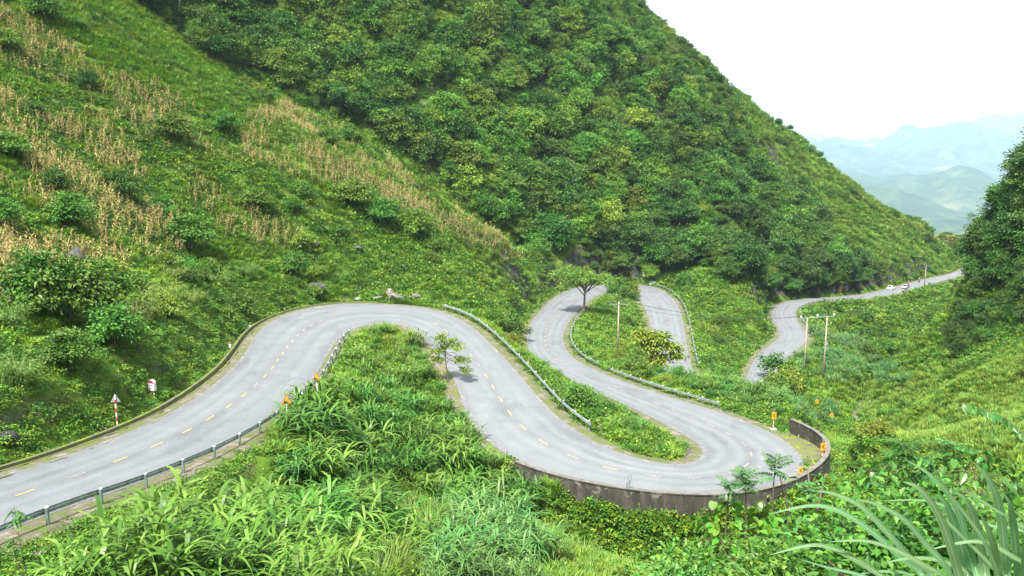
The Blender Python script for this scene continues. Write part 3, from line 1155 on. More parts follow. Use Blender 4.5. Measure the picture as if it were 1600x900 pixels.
def proto_cane(seed, stems, spread, Hh, mat, lw=0.06, ll=0.85):
    """elephant grass: canes with arching leaves all the way up"""
    rs = np.random.RandomState(seed)
    parts = []
    r = spread * np.sqrt(rs.rand(stems))
    a = rs.rand(stems) * 6.283
    P = np.stack([r * np.cos(a), r * np.sin(a), -0.1 + 0 * a], 1)
    az = a + rs.normal(size=stems) * 0.5
    hs = Hh * (0.6 + 0.4 * rs.rand(stems))
    v, f = blades(P, az, 0.05 + 0.28 * r / spread, hs, 0.035, 0.25, 5)
    parts.append((v, f))
    sp = v.reshape(stems, 12, 3)
    k = 9
    for j in range(k):
        q = 0.25 + 0.75 * (j + rs.rand(stems)) / k
        x = q * 5
        i0 = np.minimum(x.astype(int), 4)
        fr = (x - i0)[:, None]
        c0 = (sp[np.arange(stems), 2 * i0] + sp[np.arange(stems), 2 * i0 + 1]) / 2
        c1 = (sp[np.arange(stems), 2 * i0 + 2] + sp[np.arange(stems), 2 * i0 + 3]) / 2
        base = c0 * (1 - fr) + c1 * fr
        la = az * 0.3 + rs.rand(stems) * 6.283 if j < k - 2 else az + rs.normal(size=stems) * 1.2
        parts.append(blades(base, la, 0.45 + 0.5 * rs.rand(stems), ll * (0.6 + 0.5 * rs.rand(stems)), lw * (0.7 + 0.5 * rs.rand(stems)), 1.5 + 0.9 * rs.rand(stems), 6))
    v, f = cat(*parts)
    return mesh("cane_grass", v, f, [mat])


def proto_herb(seed, n, spread, hgt, Ln, Wd, mat):
    rs = np.random.RandomState(seed)
    r = spread * np.sqrt(rs.rand(n))
    a = rs.rand(n) * 6.283
    mound = hgt * (1 - (r / spread) ** 2 * 0.75) * (0.35 + 0.65 * rs.rand(n)) * (0.8 + 0.4 * np.sin(3 * a + seed))
    P = np.stack([r * np.cos(a), r * np.sin(a), mound], 1)
    D = unit(np.stack([np.cos(a), np.sin(a), 0.2 + 0 * a], 1) + rs.normal(size=(n, 3)) * 0.6)
    Nn = unit(rs.normal(size=(n, 3)) * 0.4 + [0, 0, 1])
    s = 0.6 + 0.7 * rs.rand(n)
    v, f = leaves(P, D, Nn, Ln * s, Wd * s)
    return mesh("herb", v, f, [mat])


def proto_maize(seed):
    rs = np.random.RandomState(seed)
    h = 1.55 + 0.4 * rs.rand()
    lx, ly = rs.normal(size=2) * 0.16
    pts = [np.array([0, 0, -0.15]), np.array([lx * 0.3, ly * 0.3, h * 0.5]), np.array([lx, ly, h])]
    tv, tf = tubes([(pts, [0.022, 0.018, 0.008])], 4)
    n = 10
    q = np.linspace(0.15, 1.0, n)
    P = np.stack([lx * q ** 1.5, ly * q ** 1.5, h * q], 1)
    az = np.arange(n) * 2.6 + rs.rand() * 6 + rs.normal(size=n) * 0.4
    v, f = blades(P, az, 0.3 + 0.4 * rs.rand(n), 0.5 + 0.3 * rs.rand(n), 0.06 + 0.025 * rs.rand(n), 1.7 + 1.0 * rs.rand(n), 4)
    # husked cob
    cv, cf = tubes([([P[4], P[4] + [0.05, 0.03, 0.1], P[4] + [0.1, 0.06, 0.24]], [0.02, 0.04, 0.01])], 5)
    V, F = cat((v, f), (tv, tf), (cv, cf))
    return mesh("maize", V, F, [M_MAIZE, M_MSTALK], np.concatenate([np.zeros(len(f)), np.ones(len(tf)), np.zeros(len(cf))]))


T_FOREST = [proto_tree(104 + i, 'forest') for i in range(9)]
T_DARK = [proto_tree(120 + i, 'forest') for i in range(4)]
T_CON = [proto_tree(200 + i, 'conifer') for i in range(2)]
T_SHRUB = [proto_tree(300 + i, 'shrub') for i in range(6)]
T_BROAD = [proto_tree(400 + i, 'broad') for i in range(3)]
def proto_fg(seed):
    """near shrub: real leaf-sized leaves, dense down to the ground"""
    rs = np.random.RandomState(seed)
    v, f, C = crown(rs, 150, 40, 0.95, 0.95, 0.95, 0.95, 0.24, 0.075, 0.048, hollow=0.3, low=-0.8)
    tv, tf = tubes(limb_paths(rs, C, 1.5, 0.5, 0.03, 12), 5)
    m_ = (M_OV2, M_SHRUB, M_HERBD)[seed % 3]
    return mesh("fg_crown", v, f, [m_]), mesh("fg_stem", tv, tf, [M_BARK], smooth=True)


M_OV2 = leafmat("bushy_leaf", (0.035, 0.11, 0.018), (0.07, 0.18, 0.03), (0.13, 0.25, 0.05), vary=0.3)
T_FGS = [proto_fg(550 + i) for i in range(4)]
T_BAMB = [proto_tree(500 + i, 'bamboo') for i in range(2)]
G_CANE = [proto_cane(600 + i, 22, 0.65, 1.9, M_EGRASS, 0.115, 1.35) for i in range(4)]
G_CANEB = [proto_cane(620 + i, 22, 0.65, 1.9, M_BGRASS, 0.09, 1.25) for i in range(2)]
G_CANEY = [proto_grass(640 + i, 110, 0.45, 1.6, 0.042, (M_YGRASS, M_BAMBOO)[i % 2], (0.02, 0.55), (0.5, 1.5)) for i in range(2)]
G_GREEN = [proto_grass(660 + i, 56, 0.5, 0.75, 0.055, (M_GGRASS, M_GGRASS, M_EGRASS)[i]) for i in range(3)]
G_PALE = [proto_grass(680 + i, 56, 0.5, 0.75, 0.05, M_YGRASS) for i in range(2)]
G_SHORT = [proto_grass(700 + i, 40, 0.4, 0.22, 0.018, (M_GGRASS, M_YGRASS)[i], (0.1, 0.8), (0.4, 1.2), 3) for i in range(2)]
G_HERB = [proto_herb(720 + i, 90, 0.65, 0.5, 0.20, 0.13, (M_HERB, M_HERB, M_HERBD, M_HERBD)[i]) for i in range(4)]
G_HERBS = [proto_herb(740 + i, 110, 0.6, 0.22, 0.11, 0.075, (M_HERB, M_HERBD)[i]) for i in range(2)]
G_MAIZE = [proto_maize(760 + i) for i in range(5)]


def scatter(name, protos, X, Y, S, label, cat_, group=None, kind='stuff', dz=0.0, tilt=0.12, sz=None, seed=1):
    """one object of stuff: plants of a few shapes spread over the ground by geometry nodes"""
    rs = np.random.RandomState(seed)
    n = len(X)
    Zs = H(X, Y) + dz
    c = bpy.data.collections.new(name + "_shapes")
    for i, p_ in enumerate(protos):
        o = bpy.data.objects.new("%s_shape_%02d" % (name, i), p_)
        c.objects.link(o)
    me = bpy.data.meshes.new(name)
    me.vertices.add(n)
    me.vertices.foreach_set('co', np.stack([X, Y, Zs], 1).astype(np.float32).ravel())
    rot = np.stack([rs.normal(size=n) * tilt, rs.normal(size=n) * tilt, rs.rand(n) * 6.283], 1)
    scl = np.stack([S, S, S * (sz if sz is not None else 0.85 + 0.3 * rs.rand(n))], 1)
    for nm, ty, dat, key in (('rot', 'FLOAT_VECTOR', rot, 'vector'), ('scl', 'FLOAT_VECTOR', scl, 'vector')):
        at = me.attributes.new(nm, ty, 'POINT')
        at.data.foreach_set(key, dat.astype(np.float32).ravel())
    at = me.attributes.new('idx', 'INT', 'POINT')
    at.data.foreach_set('value', rs.randint(0, len(protos), n).astype(np.int32))
    o = struct(obj(name, me), kind)
    o['label'] = label
    o['category'] = cat_
    ng = bpy.data.node_groups.new(name, 'GeometryNodeTree')
    ng.interface.new_socket("Geometry", in_out='INPUT', socket_type='NodeSocketGeometry')
    ng.interface.new_socket("Geometry", in_out='OUTPUT', socket_type='NodeSocketGeometry')
    N, L = ng.nodes, ng.links
    gi, go = N.new('NodeGroupInput'), N.new('NodeGroupOutput')
    ci = N.new('GeometryNodeCollectionInfo')
    ci.inputs['Collection'].default_value = c
    ci.inputs['Separate Children'].default_value = True
    ci.inputs['Reset Children'].default_value = True
    ip = N.new('GeometryNodeInstanceOnPoints')
    ip.inputs['Pick Instance'].default_value = True

    def attr(nm, ty):
        a = N.new('GeometryNodeInputNamedAttribute')
        a.data_type = ty
        a.inputs['Name'].default_value = nm
        return [s for s in a.outputs if s.name == 'Attribute' and s.enabled][0]
    L.new(gi.outputs[0], ip.inputs['Points'])
    L.new(ci.outputs[0], ip.inputs['Instance'])
    L.new(attr('idx', 'INT'), ip.inputs['Instance Index'])
    L.new(attr('rot', 'FLOAT_VECTOR'), ip.inputs['Rotation'])
    L.new(attr('scl', 'FLOAT_VECTOR'), ip.inputs['Scale'])
    L.new(ip.outputs[0], go.inputs[0])
    md = o.modifiers.new("plants", 'NODES')
    md.node_group = ng
    return o


# ---------------------------------------------------------------- where each kind of plant grows
FOREST = [(150, -60), (200, 0), (270, 40), (330, 100), (420, 122), (470, 165), (560, 190), (620, 232), (680, 275), (740, 340), (800, 372), (850, 420), (875, 447), (1000, 440),
          (1060, 428), (1120, 420), (1190, 470), (1215, 505), (1222, 470), (1330, 463), (1385, 452), (1330, 400), (1250, 330), (1180, 270), (1090, 180), (1010, 110), (930, 40), (880, -60)]
GRASSRIB = [(1040, 270), (1070, 290), (1200, 400), (1215, 470), (1180, 440), (1110, 380), (1060, 320)]
RIDGE = [(880, -60), (930, 40), (1010, 110), (1090, 180), (1180, 270), (1250, 330), (1330, 400), (1400, 440), (1500, 430), (1540, 380), (1400, 330), (1240, 200), (1000, -60)]
RIGHTW = [(1490, 570), (1480, 520), (1510, 470), (1532, 400), (1530, 330), (1560, 230), (1800, 150), (1800, 560), (1600, 510)]
MAIZE = [[(-150, -20), (0, 15), (60, 40), (130, 85), (250, 138), (345, 200), (420, 250), (400, 268), (330, 245), (230, 205), (110, 165), (0, 135), (-150, 90)],
         [(-150, 90), (0, 120), (120, 165), (240, 215), (285, 255), (140, 262), (0, 232), (-150, 200)],
         [(365, 190), (460, 160), (540, 195), (600, 232), (660, 305), (560, 300), (470, 288), (390, 245)],
         [(-150, 235), (150, 230), (280, 262), (360, 315), (475, 370), (465, 394), (340, 376), (270, 405), (160, 428), (100, 480), (-150, 490)],
         [(585, 280), (690, 320), (815, 388), (818, 410), (690, 372), (600, 322)]]
BRIGHT = [(60, -60), (200, 0), (330, 100), (470, 165), (620, 235), (740, 345), (850, 425), (815, 390), (690, 322), (600, 232), (460, 160), (345, 200), (250, 138), (130, 85), (60, 40), (0, 10)]
EG = [[(560, 515), (620, 486), (668, 496), (690, 560), (715, 610), (740, 680), (770, 705), (850, 740), (855, 790), (830, 840), (760, 900), (700, 1000), (-50, 1100), (70, 960), (160, 900), (240, 872),
       (330, 845), (400, 815), (450, 740), (470, 660), (510, 600)],
      [(800, 545), (900, 575), (960, 600), (1000, 640), (1040, 668), (1000, 690), (930, 655), (880, 620)],
      [(1000, 575), (1120, 582), (1200, 590), (1290, 632), (1300, 660), (1215, 650), (1110, 622)],
      [(1240, 520), (1330, 535), (1420, 600), (1320, 600), (1200, 590)]]
EGB = [[(1240, 515), (1330, 530), (1420, 600), (1330, 605), (1200, 592)], [(1215, 615), (1300, 632), (1300, 668), (1225, 660)], [(690, 820), (840, 840), (830, 1000), (640, 1000)], [(-50, 860), (70, 850), (110, 1000), (-50, 1000)]]
EGY = [[(560, 515), (620, 486), (668, 496), (690, 560), (600, 600), (520, 590)], [(540, 750), (680, 730), (700, 830), (640, 1000), (520, 1000)], [(820, 780), (900, 790), (920, 870), (840, 900)], [(420, 570), (560, 600), (580, 680), (440, 670)]]
PALE = [(1290, 600), (1480, 570), (1800, 540), (1800, 760), (1500, 720), (1400, 690)]
MEADOW = [(850, 800), (960, 800), (1040, 830), (1020, 1000), (760, 1000), (800, 860)]
BARE = [(360, 735), (420, 700), (450, 720), (460, 770), (440, 800), (380, 810), (340, 790)]
MOUNDTOP = [(560, 515), (620, 486), (668, 496), (700, 580), (715, 640), (600, 640), (500, 640), (480, 620)]


def candidates(x0, x1, y0, y1, dens, seed):
    rs = np.random.RandomState(seed)
    n = int((x1 - x0) * (y1 - y0) * dens)
    x, y = x0 + (x1 - x0) * rs.rand(n), y0 + (y1 - y0) * rs.rand(n)
    z = H(x, y)
    u, v = project(x, y, z)
    keep = (u > -170) & (u < 1770) & (v < 1250) & (v > -160)
    x, y, z, u, v = x[keep], y[keep], z[keep], u[keep], v[keep]
    vis = visible(x, y, z + 0.6)
    keep = vis | (rs.rand(len(x)) < 0.2)
    k = lambda a: a[keep]
    return k(x), k(y), k(z), k(u), k(v), k(vis), bil(RDG, k(x), k(y)), bil(CDG, k(x), k(y)), rs


# --- ground cover, three depths: (name, x range, y range, density, base size)
cover = {k_: ([], [], []) for k_ in ('herb', 'herbs', 'green', 'pale', 'short')}


def put(k_, x, y, s):
    for a, b in zip(cover[k_], (x, y, s)):
        a.append(b)


for (x0, x1, y0, y1, dens, sz, seed) in ((-45, 60, 9, 75, 3.6, 1.0, 21), (-100, 110, 75, 135, 2.8, 1.15, 22), (-170, 150, 135, 215, 1.5, 1.5, 23), (-190, 310, 215, 470, 0.45, 2.5, 24)):
    x, y, z, u, v, vis, rd, cd, rs = candidates(x0, x1, y0, y1, dens, seed)
    fo = inpoly(u, v, FOREST)
    rib = inpoly(u, v, GRASSRIB)
    nse = fbm(x, y, 14, 30, 3)
    n2 = fbm(x, y, 5, 33, 2)
    bare = inpoly(u, v, BARE) & (y < 70)
    ok = (rd > 1.3) & (cd > 1.1) & ~(bare & (rs.rand(len(x)) < 0.9))
    inm = np.zeros(len(x), bool)
    for P_ in MAIZE:
        inm |= inpoly(u, v, P_) & (y > 45)
    fo_only = fo & ~rib
    q = rs.rand(len(x))
    pale = inpoly(u, v, PALE) | (inpoly(u, v, RIDGE) & (nse > -0.1)) | inpoly(u, v, MEADOW) | ((y > 150) & (y < 215) & (u < 850) & (nse > 0.18))
    brt = inpoly(u, v, BRIGHT) & (y > 120)
    grassy = pale | (nse > 0.22) | rib | brt
    s = sz * (0.65 + 0.7 * rs.rand(len(x)))
    cutb = (u < 420) & (v > 440) & (y < 125) & (rd < 9)
    m = ok & cutb & (rd < 8)
    put('herbs', x[m], y[m], s[m] * 1.25)
    ok &= ~m
    ok &= ~(inm & (q < 0.2)) & ~(fo_only & (q < 0.6))
    m = ok & grassy & pale & (n2 > -0.25) & ~(inpoly(u, v, MEADOW) & (q > 0.55))
    put('pale', x[m], y[m], s[m])
    ok &= ~m
    m = ok & grassy
    put('green', x[m], y[m], s[m])
    ok &= ~m
    m = ok & (rs.rand(len(x)) < 0.25)
    put('green', x[m], y[m], s[m] * 0.9)
    m = ok & ~m
    put('herb', x[m], y[m], s[m])
# short grass on the verges
x, y, z, u, v, vis, rd, cd, rs = candidates(-45, 130, 25, 235, 7.0, 25)
m = (rd > 0.35) & (rd < 2.3) & (rs.rand(len(x)) < 0.85) & ((z < -36) | (rd > 0.35))
nse = fbm(x, y, 4, 40, 2)
m &= nse > -0.12
put('short', x[m], y[m], 0.7 + 0.6 * rs.rand(m.sum()))
cc = {k_: [np.concatenate(a) for a in b] for k_, b in cover.items()}
print("cover", {k_: len(b[0]) for k_, b in cc.items()})
scatter("leafy_undergrowth", G_HERB, *cc['herb'], 'low leafy green undergrowth covering the slopes', 'undergrowth', seed=51)
scatter("creeping_ground_cover", G_HERBS, *cc['herbs'], 'creeping green ground cover on the cut bank above the upper road', 'ground cover', seed=52)
scatter("green_grass", G_GREEN, *cc['green'], 'bright green grass tufts over the hillsides', 'grass', seed=53)
scatter("pale_grass", G_PALE, *cc['pale'], 'pale yellowish grass on the open slopes', 'grass', seed=54)
scatter("verge_grass", G_SHORT, *cc['short'], 'short grass along the edges of the road', 'grass', seed=55)

x, y, z, u, v, vis, rd, cd, rs = candidates(150, 300, 380, 490, 0.9, 26)
m = inpoly(u, v, [(1415, 350), (1525, 380), (1530, 402), (1480, 396), (1440, 384)]) & (rd > 4)
scatter("straw_meadow", [proto_grass(690 + i, 50, 0.6, 0.8, 0.09, M_STRAW) for i in range(2)], x[m], y[m], 1.6 + 0.8 * rs.rand(m.sum()), "straw-coloured meadow beyond the end of the far road", "meadow", seed=56)

# --- counted plants: the largest in view are things of their own, what is past the limit is one mass


def plants(name, protos, x, y, z, s, vis, label, cat_, group, limit, stuffname=None, stufflabel=None, seed=1, parts=None, tilt=0.08, sink=0.1):
    rs = np.random.RandomState(seed)
    d = np.sqrt(x * x + y * y + z * z)
    u, v = project(x, y, z)
    inside_ = (u > -20) & (u < 1620) & (v < 930) & (v > -40) & vis
    size = np.where(inside_, s / d, 0)
    order = np.argsort(-size)
    sel = order[:limit]
    sel = sel[size[sel] > 0]
    rest = np.setdiff1d(order, sel)
    for i in sel:
        pr = protos[rs.randint(len(protos))]
        loc = (x[i], y[i], z[i] - sink)
        rot = (rs.normal() * tilt, rs.normal() * tilt, rs.rand() * 6.283)
        scl = (s[i], s[i], s[i] * (0.85 + 0.3 * rs.rand()))
        if parts:
            o = obj(name, None, None, loc, rot, scl)
            obj("crown", pr[0], o)
            obj("trunk", pr[1], o)
        else:
            o = obj(name, pr if isinstance(pr, bpy.types.Mesh) else pr[2], None, loc, rot, scl)
        lb = label(u[i], v[i], x[i], y[i]) if callable(label) else label
        gl = group(u[i], v[i], x[i], y[i]) if callable(group) else group
        tag(o, lb, cat_, gl)
    if len(rest) and stuffname:
        scatter(stuffname, [p_ if isinstance(p_, bpy.types.Mesh) else p_[2] for p_ in protos], x[rest], y[rest], s[rest], stufflabel, cat_, seed=seed + 1, dz=-sink)
    print(name, len(sel), len(rest))


# forest
def forest_label(u, v, x, y):
    if v > 380 and 820 < u < 1100:
        return "broadleaf tree overhanging the far end of the third and fourth legs"
    if u > 1180:
        return "broadleaf tree on the rocky flank above the far road"
    if u > 1000:
        return "broadleaf tree on the mountain flank right of the forest's middle, beside the grassy rib" if v > 250 else "broadleaf tree high on the flank, just below the grassy ridge"
    if v < 90:
        return "broadleaf tree high in the forest, cut by the top of the picture" if u > 600 else "broadleaf tree at the forest's upper left, above the bright grass slope"
    if u < 640:
        return "broadleaf tree on the forest's lower left edge, above the maize strips"
    if v > 260:
        return "broadleaf tree low in the dark forest above the hillside's right end"
    return "broadleaf tree in the middle of the sunlit forest face"


x, y, z, u, v, vis, rd, cd, rs = candidates(-190, 300, 150, 470, 0.16, 61)
fo = inpoly(u, v, FOREST) & ~(inpoly(u, v, GRASSRIB) & (rs.rand(len(x)) < 0.93))
rid = inpoly(u, v, RIDGE) & (fbm(x, y, 30, 66, 2) > 0.18) & (rs.rand(len(x)) < 0.35)
m = (fo | rid) & (rd > 3.5) & (y > 170)
m &= ~((y < 236) & (x > 10) & (x < 60) & (rd < 9))
sc_ = np.where(rid & ~fo, 0.5, 1.0) * (0.4 + 1.15 * rs.rand(len(x)) ** 1.5)
shade_tone = (np.interp(u, [820, 960, 1060], [0.0, 0.35, 0.8]) + np.interp(v, [300, 400], [0, 0.5]) * (u > 650) + 0.5 * fbm(x, y, 30, 88, 2)) > rs.rand(len(x)) * 0.6 + 0.35  # flank shade put into leaf colour: darker trees to the right and low down
m1, m2 = m & ~shade_tone, m & shade_tone
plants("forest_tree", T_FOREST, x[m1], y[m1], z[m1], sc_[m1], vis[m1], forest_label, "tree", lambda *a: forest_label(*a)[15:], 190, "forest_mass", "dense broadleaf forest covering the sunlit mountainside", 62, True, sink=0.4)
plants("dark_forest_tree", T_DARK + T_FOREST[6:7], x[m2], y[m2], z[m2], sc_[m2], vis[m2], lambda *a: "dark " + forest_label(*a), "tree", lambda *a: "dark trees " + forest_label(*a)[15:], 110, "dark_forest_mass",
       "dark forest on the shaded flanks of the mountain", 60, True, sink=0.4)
# dark wood on the right-hand spur
x, y, z, u, v, vis, rd, cd, rs = candidates(60, 200, 90, 260, 0.17, 63)
m = inpoly(u, v, RIGHTW) & (cd > 4)
sc_ = np.interp(v, [300, 420, 560], [1.55, 1.1, 0.5]) * (0.6 + 0.5 * rs.rand(len(x)))
plants("dark_tree", [T_DARK[0], T_DARK[1], T_CON[0], T_CON[1]], x[m], y[m], z[m], sc_[m], vis[m], "dark green tree in the wood on the right-hand spur", "tree", "trees of the right-hand wood", 150,
       "spur_wood", "dark wood on the far side of the right-hand spur", 64, True, sink=0.4)
# shrubs over all slopes
x, y, z, u, v, vis, rd, cd, rs = candidates(-120, 200, 25, 400, 0.06, 65)
nse = fbm(x, y, 22, 67, 3)
pr_ = np.where(inpoly(u, v, FOREST), 0.5, np.where(nse > 0.12, 0.85, 0.10))
pr_ = np.where(inpoly(u, v, PALE), 0.12, pr_)
ineg = np.zeros(len(x), bool)
for P_ in EG:
    ineg |= inpoly(u, v, P_)
pr_ = np.where(ineg, 0.03, pr_)
for P_ in MAIZE:
    pr_ = np.where(inpoly(u, v, P_) & (u < 830), pr_ * 0.25, pr_)
m = (rs.rand(len(x)) < pr_) & (rd > 3.6) & (cd > 3) & ~((y < 75) & (x < 30) & (x > -24)) & ~((x > 14) & (x < 30) & (y < 235) & (y > 130) & (rd < 5))
sc_ = 0.55 + 0.75 * rs.rand(len(x))
sc_ = np.where(y > 220, sc_ * 1.3, sc_)


def shrub_label(u, v, x, y):
    if u < 850 and y < 215:
        if v < 130:
            return "leafy shrub high on the left hillside near the top of the picture"
        if u > 560:
            return "leafy shrub on the left hillside's right end, above the second leg"
        if v < 260:
            return "leafy shrub among the upper maize strips of the left hillside"
        if u > 330:
            return "leafy shrub on the green slope above the upper hairpin"
        return "leafy green shrub on the hillside left above the road"
    if u > 1230 and y < 260:
        return "leafy green shrub on the valley slope right of the road"
    if y > 215:
        return "small leafy shrub on the mountainside beyond the farthest bends"
    return "leafy green shrub between the middle bends of the road"


plants("shrub", T_SHRUB, x[m], y[m], z[m], sc_[m], vis[m], shrub_label, "shrub", lambda *a: "shrubs: " + shrub_label(*a)[12:], 300, "scattered_shrubs",
       "small shrubs scattered over the farther slopes", 68, True, sink=0.15)
# bushes and bamboo that stand on top of the cut bank
BUSHL = ["big broad-leaved bush, largest of those on the cut bank at the left", "broad-leaved bush right behind the largest one on the cut bank", "broad-leaved bush at the left end of the cut bank row",
         "bush hanging low over the cut bank, right of the largest one", "tall bush with ragged top above the bamboo, at the maize's lower right edge", "rounded bush above the upper road's bend, right of the bamboo",
         "round dark bush alone in the middle of the lower maize field", "dark bush in the maize just above the tall dark rock", "smaller bush uphill of the dark rock's bush in the maize", "bush at the left picture edge, halfway up the maize",
         "bush at the left picture edge level with the round maize bush", "dark bush under the bright grass slope, between two maize strips", "wide green bush left of the one under the bright grass slope", "dark bush at the right end of the lower maize field",
         "leftmost of the three dark bushes below the long maize strip", "middle of the three dark bushes below the long maize strip", "rightmost of the three dark bushes below the long maize strip",
         "left one of two dark bushes under the forest's lower edge", "right one of two dark bushes under the forest's lower edge", "dark rounded bush beside the second leg's guardrail, the larger of two", "smaller dark bush left of the rounded one by the second leg's guardrail",
         "bush in the bright grass near the top left corner", "bush at the left edge below the top left corner", "small bush at the upper rim of the top maize strip", "low bush hanging on the cut bank below the row at the left"]
BAML = ["bamboo clump lowest on the cut bank at the left edge", "bamboo clump right of the large broad-leaved bush", "bamboo clump in the middle of the cut bank row", "bamboo clump right of the middle one on the cut bank", "bamboo clump behind the middle one, against the maize",
        "bamboo clump under the ragged tall bush, above the road bend", "last bamboo clump of the row, above the road bend", "bamboo clump at the far left among broad-leaved bushes", "pale bamboo clump above the dark outcrop at the upper hairpin"]
rs = np.random.RandomState(71)
for (uu, vv, w_, sc, kd) in ((30, 590, 1, 1.0, 'bamboo'), (110, 500, 1, 1.25, 'broad'), (150, 470, 1, 1.1, 'broad'), (60, 480, 1, 1.1, 'broad'), (180, 540, 1, 1.0, 'broad'), (215, 500, 1, 1.1, 'bamboo'),
                             (250, 470, 1, 1.1, 'bamboo'), (300, 470, 1, 1.0, 'bamboo'), (270, 430, 1, 0.9, 'bamboo'), (340, 440, 1, 1.1, 'bamboo'), (385, 425, 1, 1.0, 'bamboo'), (300, 390, 1, 1.35, 'broad'),
                             (460, 425, 1, 0.9, 'broad'), (190, 305, 1, 1.0, 'broad'), (110, 350, 1, 1.05, 'broad'), (90, 300, 1, 0.8, 'broad'), (20, 245, 1, 0.9, 'broad'), (5, 350, 1, 0.8, 'broad'),
                             (355, 205, 1, 1.1, 'broad'), (270, 215, 1, 1.2, 'broad'), (400, 320, 1, 1.0, 'broad'), (555, 320, 1, 1.4, 'broad'), (600, 350, 1, 1.3, 'broad'), (650, 365, 1, 1.3, 'broad'),
                             (515, 220, 1, 1.0, 'broad'), (545, 215, 1, 1.0, 'broad'), (800, 525, 1, 1.15, 'broad'), (775, 505, 1, 0.9, 'broad'), (70, 30, 1, 1.2, 'broad'), (10, 75, 1, 1.0, 'broad'), (135, 130, 1, 0.7, 'broad'),
                             (20, 500, 1, 1.0, 'bamboo'), (110, 575, 1, 0.8, 'broad'), (500, 420, 1, 0.8, 'bamboo')):
    p = ground(uu, vv + 8)
    pr = T_BROAD[rs.randint(3)] if kd == 'broad' else T_BAMB[rs.randint(2)]
    o = obj("bush" if kd == 'broad' else "bamboo_clump", None if kd == 'broad' else pr[0], None, (p[0], p[1], p[2] - 0.3), (0, 0, rs.rand() * 6), (sc, sc, sc * (0.9 + 0.2 * rs.rand())))
    if kd == 'broad':
        obj("crown", pr[0], o)
        obj("trunk", pr[1], o)
        tag(o, BUSHL.pop(0), "bush")
    else:
        tag(o, BAML.pop(0), "bamboo")

# maize
x, y, z, u, v, vis, rd, cd, rs = candidates(-125, 10, 45, 215, 1.7, 73)
m = np.zeros(len(x), bool)
for P_ in MAIZE:
    m |= inpoly(u, v, P_)
m &= (fbm(x, y, 9, 75, 3) > -0.30 + 0.35 * rs.rand(len(x))) & (rd > 6)
sc_ = 0.9 + 0.45 * rs.rand(len(x))
plants("maize_plant", G_MAIZE, x[m], y[m], z[m], sc_[m], vis[m], "dry straw-coloured maize plant in the field on the left hillside", "maize plant", "dry maize plants on the left hillside", 300,
       "maize_field", "dry straw-coloured maize standing in patches on the left hillside", 76, tilt=0.15)

def thin(x, y, m, dmin):
    """keep points of mask m at least dmin apart"""
    out = np.zeros(len(x), bool)
    cell = {}
    for i in np.where(m)[0]:
        c = (int(x[i] // dmin), int(y[i] // dmin))
        if all((x[i] - x[j]) ** 2 + (y[i] - y[j]) ** 2 > dmin * dmin for a in (-1, 0, 1) for b in (-1, 0, 1) for j in cell.get((c[0] + a, c[1] + b), ())):
            cell.setdefault(c, []).append(i)
            out[i] = True
    return out


# elephant grass
X_, Y_, Z_, S_, V_, K_ = [], [], [], [], [], []
x, y, z, u, v, vis, rd, cd, rs = candidates(-35, 100, 18, 215, 0.75, 77)
m = np.zeros(len(x), bool)
for P_ in EG:
    m |= inpoly(u, v, P_)
mb = np.zeros(len(x), bool)
for P_ in EGB:
    mb |= inpoly(u, v, P_)
my = np.zeros(len(x), bool)
for P_ in EGY:
    my |= inpoly(u, v, P_) & (rs.rand(len(x)) < 0.6)
m |= mb | my
m &= (rd > 1.5) & (cd > 2.5) & ~inpoly(u, v, BARE) & ~((u > 430) & (u < 620) & (v < 650) & (rd < 3.6)) & (fbm(x, y, 6, 79, 2) > -0.3) & ~((u < 430) & (rd < 4.5) & (y < 75)) & (y > 30)
m &= ~((rd < 1.6) & (y < 80) & (u > 700))
m = thin(x, y, m, 1.45)
sc_ = (0.6 + 0.75 * rs.rand(len(x))) * (1 + 0.5 * fbm(x, y, 8, 81, 2))
sc_ = np.where(y < 75, sc_ * 1.25, sc_)
sc_ = np.where(inpoly(u, v, EG[1]), sc_ * 0.6, sc_)
sc_ = np.where(inpoly(u, v, EG[2]), sc_ * 0.75, sc_)
sc_ = np.where(inpoly(u, v, MOUNDTOP), sc_ * 0.85, sc_)


def cane_label(u, v, x, y):
    if y > 95 and u > 780:
        return "tall green grass clump between the middle and far bends"
    if u < 330:
        return "tall arching grass clump in the bottom left, below the long guardrail"
    if y > 88:
        return "tall grass clump crowning the mound inside the upper hairpin"
    if u > 660:
        return "tall grass clump beside the second leg's left edge and the wall's start"
    if v > 800:
        return "tall grass clump at the bottom edge, left of the middle"
    if u < 520:
        return "tall grass clump right behind the two slope signs and the hollow with the log"
    return "tall grass clump in the middle of the slope between first and second legs"


def cane_group(u, v, x, y):
    return "tall grass: " + cane_label(u, v, x, y)[11:]


tq_ = 24.9 + 7.2 * rs.rand(700)
wx = np.stack([edge('R', t_, 0.75 + 4.5 * q_ ** 1.3)[0] for t_, q_ in zip(tq_, rs.rand(700))])
scatter("wall_foot_weeds", G_HERB + G_GREEN[:2], wx[:, 0], wx[:, 1], 0.9 + 0.9 * rs.rand(700), "weeds and grass thick along the foot of the concrete wall", "weeds", seed=87)
